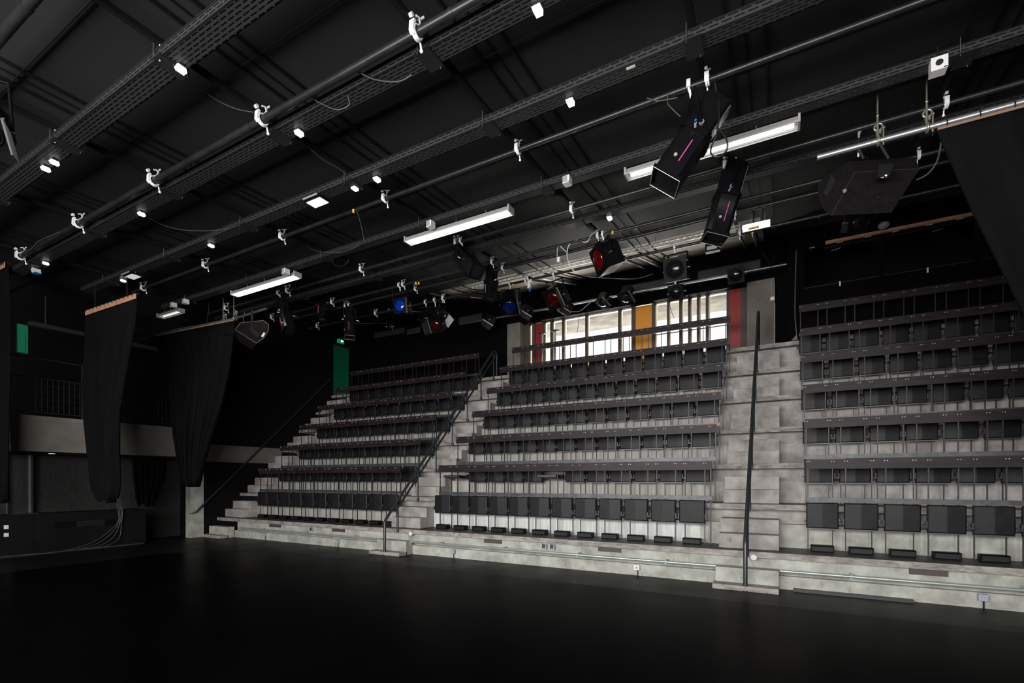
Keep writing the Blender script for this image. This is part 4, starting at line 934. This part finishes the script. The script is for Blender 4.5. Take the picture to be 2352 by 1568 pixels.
def profile(pos, d, pipe, label, L_=.78, w=.115, up=(0, 0, 1), stripe=-1, glint=True, frontbright=True, side='x'):
    """zoom profile spot: rear lamp house, collar, square lens barrel, gate knobs, gel holder; +z of its frame is the beam"""
    e = empty('profile_spotlight', pos, label, 'stage light', 'profile spotlights')
    M = frame(pos, d, up)
    def P(): m = MB(); m.M = M; return m
    k = w / .115
    part(P().bevbox((-w, -w, .02), (w, w, L_ * .52), .035 * k), 'lens_barrel', M_LAMP, e)
    part(P().bevbox((-w * .82, -w * .95, -L_ * .45), (w * .82, w * .95, -.01), .03 * k), 'lamp_house', M_LAMP, e)
    c = P().bevbox((-w * 1.12, -w * 1.12, -.025), (w * 1.12, w * 1.12, .03), .04 * k); part(c, 'collar', M_BLACK, e)
    rb = P()
    for sx in (-1, 1):
        for i in range(7):
            yy = -w * .7 + i * w * .23; rb.box((sx * w * .82 - .002, yy, -L_ * .43), (sx * w * .82 + .002, yy + .004, -.04))
    part(rb, 'cooling_ribs', M_BLACK, e)
    f = P()
    z0, z1 = L_ * .52, L_ * .56
    for a, b_ in (((-w * 1.05, -w * 1.05), (w * 1.05, -w * .92)), ((-w * 1.05, w * .92), (w * 1.05, w * 1.05)), ((-w * 1.05, -w * 1.05), (-w * .92, w * 1.05)), ((w * .92, -w * 1.05), (w * 1.05, w * 1.05))):
        f.box((a[0], a[1], z0), (b_[0], b_[1], z1))
    part(f, 'gel_holder', M_BLACK, e)
    if frontbright:
        g2 = P()
        for a, b_ in (((-w, -w), (w, -w)), ((w, -w), (w, w)), ((w, w), (-w, w)), ((-w, w), (-w, -w))): g2.cyl((a[0], a[1], z1), (b_[0], b_[1], z1), .005, 5)
        part(g2, 'holder_rim', M_ALU, e)
    part(P().cyl((0, 0, z0 - .005), (0, 0, z0 + .004), w * .86, 20), 'lens', M_LENS, e)
    s = stripe
    if side == 'x': st = P().box((s * w, -.032, L_ * .12), (s * (w + .004), -.022, L_ * .38))
    else: st = P().box((-.032, w, L_ * .12), (-.022, w + .004, L_ * .38))
    part(st, 'magenta_stripe', M_PINK, e)
    part(P().cyl((s * w, .035, L_ * .34), (s * (w + .012), .035, L_ * .34), .018, 14), 'focus_knob', M_GREY, e)
    part(P().cyl((s * w * .82, 0, -.09), (s * (w * .82 + .03), 0, -.09), .024, 14), 'pivot_knob', M_GREY, e)
    part(P().cyl((w * 1.1, .02, .0), (w * 1.1 + .07, .03, .01), .012, 8), 'shutter_handle', M_CHROME, e)
    part(P().cyl((-w * 1.1, .02, .0), (-w * 1.1 - .05, .03, .01), .010, 8), 'shutter_handle', M_CHROME, e)
    part(P().cyl((w * 1.1 + .06, .03, .01), (w * 1.1 + .11, .035, .015), .010, 8), 'blue_grip', M_BLUE, e)
    if glint: part(P().box((w * .74, -w * .97, -L_ * .40), (w * .80, -w * .90, -.06)), 'ribbed_label', M_ALU_D, e)
    yoke(e, M @ Vector((0, 0, -.06)), pipe, w * 1.25, M.to_3x3() @ Vector((1, 0, 0)))
    return e
def fresnel(pos, d, pipe, label, w=.15, gel=None, up=(0, 0, 1), doors='right', name='fresnel_spotlight', square=True):
    """box lantern: rounded-top housing, front gel frame and lens, barn door leaf, U yoke"""
    e = empty(name, pos, label, 'stage light', 'fresnel and gel lanterns')
    M = frame(pos, d, up)
    def P(): m = MB(); m.M = M; return m
    D = w * 2.0
    sec = [(-w, -w, 0), (w, -w, 0), (w, w * .55, 0), (w * .7, w * .95, 0), (w * .3, w * 1.12, 0), (-w * .3, w * 1.12, 0), (-w * .7, w * .95, 0), (-w, w * .55, 0)]
    part(P().prism([(x, y, -D * .75) for x, y, _ in sec], (0, 0, D * .75 - .02)), 'housing', M_LAMP, e)
    f = P()
    fw = w * 1.04
    f.prism([(-fw, -fw, -.02), (fw, -fw, -.02), (fw, fw, -.02), (-fw, fw, -.02)], (0, 0, .025)); part(f, 'front_plate', M_BLACK, e)
    if gel: part(P().sphere((0, 0, .0), w * .78, 22, 12, .32), 'gel', gel, e)
    else: part(P().sphere((0, 0, .0), w * .76, 20, 12, .4), 'lens', M_LENS, e)
    rim = P()
    rim.torus((0, 0, .012), (0, 0, 1), w * .82, w * .045, n=24, m=5); part(rim, 'lens_ring', M_BLACK, e)
    if doors:
        s = {'right': 1, 'left': -1}[doors]
        part(P().prism([(s * fw, -fw, .01), (s * (fw + .003), fw, .01), (s * (fw + w * .5), fw * .8, w * 1.15), (s * (fw + w * .5), -fw * .8, w * 1.15)], (s * .006, 0, 0)), 'barn_door', M_ALU_K, e)
        part(P().box((s * fw - .012, -fw, -.02), (s * fw + .012, fw, .012)), 'door_hinge', M_ALU, e)
    for q in (-1, 1): part(P().cyl((q * w, 0, -D * .3), (q * (w + .05), 0, -D * .3), .018, 10), 'tilt_knob', M_ALU_D, e)
    yoke(e, M @ Vector((0, 0, -D * .3)), pipe, w * 1.18, M.to_3x3() @ Vector((1, 0, 0)))
    return e
zP = {3.55: PZ[1], 5.55: PZ[2], 7.4: PZ[3], 8.68: PZ[4], 9.12: PZ[5], 10.2: PZ[6], 12.35: PZ[7]}
def pp(u, Y): return Vector((atY(u, 700, Y).x, Y, zP[Y]))
profile(atY(1593, 320, 5.5), (-.44, -.16, -.68), pp(1583, 5.55), 'big black profile spotlight tilted to the left, nearest one, with pink stripe', .95, .158, stripe=1)
profile(atY(1668, 455, 7.35), (-.22, -.10, -.85), pp(1690, 7.4), 'big black profile spotlight hanging almost straight below the right fluorescent light', 1.05, .150, stripe=1)
profile(atY(1072, 600, 7.4), (.55, -.25, -.55), pp(1060, 7.4), 'black profile spotlight pointing down to the right in the middle of the ceiling', .82, .13, stripe=1, frontbright=False)
profile(atY(1128, 648, 9.15), (-.03, -.10, -1), pp(1128, 9.12), 'black profile spotlight hanging straight down in the middle of the ceiling', .72, .12, frontbright=False, side='y')
profile(atY(655, 722, 7.4), (.38, -.10, -.85), pp(641, 7.4), 'black profile spotlight with pink stripe right of the small loudspeaker', .86, .125, stripe=-1, frontbright=False)
profile(atY(742, 697, 8.7), (.02, -.10, -1), pp(742, 8.68), 'black profile spotlight hanging straight down above the left seat block', .80, .13, frontbright=False, side='y')
profile(atY(803, 735, 9.15), (.12, -.10, -1), pp(803, 9.12), 'long black profile spotlight with a bright right edge, left of the blue gel lamp', .86, .13, side='y')
fresnel(atY(918, 702, 8.55), (.10, -1, -.12), pp(918, 8.68), 'square lantern with a vivid blue round gel', .165, M_GELB)
fresnel(atY(980, 738, 10.1), (.25, -.6, -.75), pp(978, 10.2), 'black round lantern left of the dark red gel lamp', .18, None, doors=None)
fresnel(atY(1000, 748, 10.15), (.10, -.8, -.55), pp(999, 10.2), 'black lantern with a dark red gel, beside a bright barn door', .17, M_GELK, doors='left')
fresnel(atY(1018, 728, 10.3), (.75, .19, -.65), pp(1018, 10.2), 'black lantern with a bright tilted barn door plate', .15, None)
fresnel(atY(1118, 745, 12.3), (-.35, -.3, -.85), pp(1122, 12.35), 'small lantern with a bright plate in front of the bulkhead, left of the pier', .17, None, doors='right')
fresnel(atY(1170, 705, 10.1), (.15, -.55, -.8), pp(1172, 10.2), 'large black lantern with a dark blue gel and bright right edge', .215, M_GELD, doors='right')
fresnel(atY(1205, 725, 12.3), (-.3, -.3, -.85), pp(1208, 12.35), 'small lantern with a bright plate above the left end of the glazing', .16, None)
fresnel(atY(1270, 688, 10.1), (-.2, -.7, -.65), pp(1272, 10.2), 'large black lantern with a dark red gel above the glazing', .215, M_GELK)
fresnel(atY(1294, 715, 12.3), (-.3, -.3, -.85), pp(1297, 12.35), 'small lantern with a bright plate right of the dark red gel lamp', .16, None)
fresnel(atY(1375, 597, 8.6), (-.65, -.55, -.35), pp(1385, 8.68), 'large black lantern with a glowing red gel under the pale ceiling', .235, M_GELR, doors=None)
fresnel(atY(1383, 697, 12.3), (-.2, -.4, -.85), pp(1383, 12.35), 'small lantern with a hanging plate above the wide glazing panes', .15, None)
fresnel(atY(1437, 685, 12.3), (-.15, -.5, -.8), pp(1437, 12.35), 'small lantern left of the orange glazing panel', .17, None)
fresnel(atY(1550, 618, 10.1), (-.06, -.95, -.30), pp(1550, 10.2), 'large black lantern facing the viewer in front of the pale soffit', .215, None, doors=None)
fresnel(atY(1552, 672, 12.3), (-.05, -.9, -.4), pp(1552, 12.35), 'small round lantern directly below the large one facing the viewer', .17, None, doors=None)
fresnel(atY(1690, 632, 12.3), (-.05, -.9, -.4), pp(1690, 12.35), 'small round lantern near the right end of the glazing', .17, None, doors=None)
fresnel(atY(863, 738, 11.0), (.1, -.6, -.8), Vector((atY(863, 700, 11.0).x, 11.0, zc(11.0) + .14)), 'tiny grey lantern left of the blue gel lamp', .09, None, doors=None)
fresnel(atY(895, 752, 11.0), (.3, -.5, -.8), Vector((atY(895, 700, 11.0).x, 11.0, zc(11.0) + .14)), 'tiny pale lantern low under the blue gel lamp', .07, None)
e = fresnel(atY(1973, 512, 8.0), (.35, -.75, -.45), Vector((atY(1973, 500, 8.0).x, 8.0, zc(8.0) + .14)), 'blue-rimmed open frame lantern under the big loudspeaker', .12, None, doors=None)
fresnel((-6.82, 1.69, 5.0), (.5, -.3, -.8), Vector((-6.82, 1.69, PZ[0])), 'black lantern cut by the left edge of the picture', .16, None, doors='right')
# grey dome lamp and small hanging floods
p = atY(2030, 517, 12.3); e = empty('dome_lamp', p, 'grey ribbed half-round lamp on the tan batten at the right', 'lamp')
part(MB().sphere(p, .10, 16, 8, .7), 'dome', M_GREY, e); part(MB().cyl(p + Vector((0, 0, .05)), p + Vector((0, .2, .12)), .02, 8), 'arm', M_ALU_D, e)
p = atY(75, 622, 3.83); e = empty('floodlight', p, 'small white lamp with a blue rim at the far left under the tray', 'ceiling light')
part(MB().prism([p + Vector((-.10, 0, .05)), p + Vector((-.02, 0, .08)), p + Vector((.06, 0, .05)), p + Vector((.09, 0, -.03)), p + Vector((-.03, 0, -.03))], (0, .1, 0)), 'shade', M_WHITE, e)
part(MB().box(tuple(p + Vector((-.03, -.002, -.045))), tuple(p + Vector((.09, .1, -.03)))), 'rim', M_BLUE, e)
part(MB().cyl(p + Vector((0, .05, .05)), Vector((p.x, p.y + .05, zc(3.8) - .1)), .008, 6), 'stem', M_ALU_D, e)
p = atY(1215, 650, 9.95); e = empty('hanging_bracket', p, 'white forked bracket with blue tape on the lattice rail', 'bracket')
part(MB().tube([p + Vector((-.05, 0, .16)), p, p + Vector((-.02, 0, -.12))], .022, 8).tube([p + Vector((.05, 0, .08)), p, p + Vector((.04, 0, -.12))], .022, 8), 'fork', M_WHITE, e)
part(MB().tube([p + Vector((.04, -.01, -.10)), p + Vector((.02, -.01, -.20))], .018, 8), 'tape', M_BLUE, e)
# black small monitor and triangular lamp near the second profile
p = atY(1637, 570, 10.15); e = empty('hanging_monitor', p, 'small black hanging monitor with a grey screen in front of the soffit', 'monitor')
part(MB().box((p.x - .13, p.y - .05, p.z - .07), (p.x + .13, p.y + .06, p.z + .09)), 'case', M_BLACK, e)
part(MB().box((p.x - .10, p.y - .056, p.z - .04), (p.x + .08, p.y - .05, p.z + .03)), 'screen', M_GREY, e)
part(MB().cyl((p.x, p.y, p.z + .09), (p.x, p.y, zP[10.2]), .012, 6), 'stem', M_BLACK, e)

# ================================================================== loose cables on the rig
def wpx(pts, Y, r=.008, m=None, label='', name='cable'):
    P = [atY(u, v, Y) for u, v in pts]
    P = [p + Vector((0, .012 * math.sin(i * 2.1), 0)) for i, p in enumerate(P)]
    wire(P, r, m, name, label, 'cable', 'loose cables on the rig')
wpx([(815, 160), (850, 178), (890, 189), (920, 186), (944, 170)], 3.62, .007, M_CABLEG, 'grey cable drooping below the second pipe at the top')
wpx([(703, 210), (722, 196), (738, 199), (715, 212), (722, 228), (748, 243), (775, 252), (800, 240), (800, 220)], 3.62, .006, M_CABLEG, 'thin cable looped around the second pipe')
wpx([(687, 318), (705, 335), (740, 365), (775, 385), (797, 400)], 4.2, .010, M_CABLE, 'dark cable sagging between the second and third trays')
wpx([(457, 200), (490, 225), (540, 250), (583, 258)], 3.2, .005, M_CABLEG, 'thin cable under the ceiling between the first tray and second pipe')
wpx([(330, 492), (370, 515), (420, 528), (480, 530), (520, 524)], 4.3, .006, M_CABLEG, 'thin cable sagging below the second tray on the left')
wpx([(820, 485), (828, 515), (838, 556)], 5.5, .005, M_CABLEG, 'thin cable dangling from the third pipe')
wpx([(672, 545), (700, 563), (735, 578), (780, 580), (815, 567), (830, 560)], 6.4, .007, M_CABLEG, 'cable drooping below the third pipe in the middle')
wpx([(757, 585), (765, 605), (785, 612), (800, 600), (800, 590)], 6.5, .007, M_CABLE, 'short cable loop under the fourth tray')
wpx([(1642, 190), (1650, 235), (1652, 270), (1645, 310), (1634, 335), (1634, 355), (1650, 360), (1668, 345), (1670, 325), (1655, 300), (1640, 290)], 5.45, .009, M_CABLE, 'black cable looping behind the nearest profile spotlight')
wpx([(1486, 225), (1510, 230), (1540, 229), (1556, 224)], 5.5, .007, M_CABLEG, 'cable wrapped along the third pipe at the right')
wpx([(1534, 215), (1533, 235), (1545, 252), (1563, 268)], 5.5, .006, M_CABLEG, 'thin safety wire left of the nearest profile spotlight')
wpx([(1475, 690 - 122), (1400, 625), (1310, 566), (1318, 552), (1327, 551)], 8.6, .010, M_CABLEW, 'zz')if False else None
wpx([(1327, 551), (1312, 556), (1304, 572), (1303, 590), (1308, 606), (1318, 622), (1328, 628)], 8.66, .010, M_CABLEW, 'white cable curling down left of the red gel lantern')
wpx([(1340, 557), (1350, 553), (1358, 540), (1370, 530)], 8.66, .009, M_CABLEW, 'white cable rising above the red gel lantern')
wpx([(1283, 562), (1292, 570), (1300, 578)], 8.66, .009, M_CABLEW, 'short white cable piece above the lattice rail')
wpx([(1280, 572), (1279, 590)], 8.66, .006, M_CABLEW, 'short white pull cord with a plug')
wpx([(1280, 572), (1283, 562)], 8.66, .006, M_CABLEW, 'top end of the short white pull cord')
single(MB().bevbox((atY(1280, 596, 8.6).x - .03, 8.64, atY(1280, 599, 8.6).z), (atY(1280, 596, 8.6).x + .03, 8.69, atY(1280, 588, 8.6).z), .01), 'plug', M_WHITE, atY(1280, 596, 8.6), 'white plug hanging left of the red gel lantern', 'plug')
wpx([(2165, 300), (2160, 340), (2150, 375), (2130, 400), (2105, 412)], 7.0, .009, M_CABLEG, 'cable curving from the aluminium pipe to the big loudspeaker')
wpx([(563, 715), (558, 732), (565, 748), (580, 752)], 7.1, .008, M_CABLEG, 'cable looped around the aluminium pipe end at the left')
wpx([(560, 745), (520, 765), (480, 755), (480, 700), (478, 690)], 6.9, .008, M_CABLE, 'black cable behind the middle curtain')
wpx([(900, 655), (902, 690), (910, 715), (925, 717)], 8.5, .007, M_CABLE, 'cable left of the blue gel lamp')
wpx([(1310, 660), (1340, 695), (1378, 660), (1400, 640)], 12.2, .007, M_CABLEG, 'cable drooping between the small lanterns above the glazing') if False else None
wpx([(1306, 715), (1330, 714), (1350, 700), (1362, 688)], 12.2, .007, M_CABLEG, 'cable drooping between the small lanterns above the glazing')
wpx([(1369, 716), (1375, 724), (1382, 718), (1384, 712)], 12.2, .006, M_CABLEG, 'small cable loop hanging at the top of the glazing')
wpx([(1330, 722), (1328, 745), (1326, 764)], 12.3, .007, M_CABLE, 'dark cord hanging in front of the glazing')
wpx([(1536, 690), (1542, 715), (1548, 730)], 12.3, .006, M_CABLE, 'thin cord hanging in front of the right glazing')
wpx([(1340, 634), (1400, 638), (1460, 640), (1500, 628)], 10.6, .006, M_CABLE, 'black cable sagging across the pale soffit')
wpx([(1829, 575), (1827, 640), (1826, 720), (1829, 760), (1832, 800)], 12.3, .014, M_CABLEG, 'bundle of cables hanging down at the corner by the booth')
wpx([(1745, 568), (1765, 600), (1772, 612), (1778, 585)], 12.3, .007, M_CABLE, 'cable loop on the black wall left of the booth')
wpx([(5, 562), (60, 575), (90, 555), (120, 540), (135, 532)], 3.5, .008, M_CABLEG, 'cable lying along the second pipe at the far left')
# red exit-corner shelf wedge at the booth corner
p = atY(1826, 775, 12.3)
single(MB().prism([(p.x - .07, 12.2, W6 + .02), (p.x + .05, 12.2, W6 + .02), (p.x + .03, 12.2, W6 + .13)], (0, .1, 0)), 'corner_wedge', M_EDGE, p, 'small pale wedge on the top tier at the booth corner', 'wedge')
# yellow taped plugs
for i, (u, v, Y, lab) in enumerate(((812, 484, 5.5, 'on the cable below the third pipe'), (955, 650, 8.6, 'left one of two beside the blue lamp'), (962, 650, 8.6, 'right one of two beside the blue lamp'), (1407, 533, 8.5, 'above the red gel lantern'), (1178, 654, 9.95, 'beside the lattice rail'), (1880, 496, 10.2, 'left of the big loudspeaker'))):
    p = atY(u, v, Y); single(MB().cyl((p.x, Y, p.z - .03), (p.x, Y, p.z + .02), .018, 8), 'taped_plug', M_YEL, p, 'small yellow taped plug ' + lab, 'plug')
# two tall slender things standing behind the top row, seen against the glazing
for i, (u, v) in enumerate(((1246, 766), (1275, 760))):
    p = atY(u, v, 12.9); e = empty('standing_lamp', (p.x, 12.9, W6), 'tall thin stand with a flat round top before the glazing, %s one' % ('left' if i == 0 else 'right'), 'stand')
    part(MB().cyl((p.x, 12.9, W6), (p.x, 12.9, p.z), .028, 10), 'pole', M_ALU, e)
    part(MB().tube([(p.x, 12.9, p.z - .02), (p.x, 12.9, p.z + .01), (p.x, 12.9, p.z + .03)], [.05, .13, .03], 16), 'top', M_DGREY, e)
# white switch on the pier
p = atY(1774, 686, YR - .17); e = empty('pier_switch', p, 'small white box on the right concrete pier', 'switch')
part(MB().box((p.x - .04, p.y - .03, p.z - .04), (p.x + .04, p.y, p.z + .04)), 'box_body', M_WHITE, e)
part(MB().cyl((p.x, p.y - .01, p.z + .04), (p.x - .02, p.y - .01, 6.25), .007, 6), 'conduit', M_GREY, e)
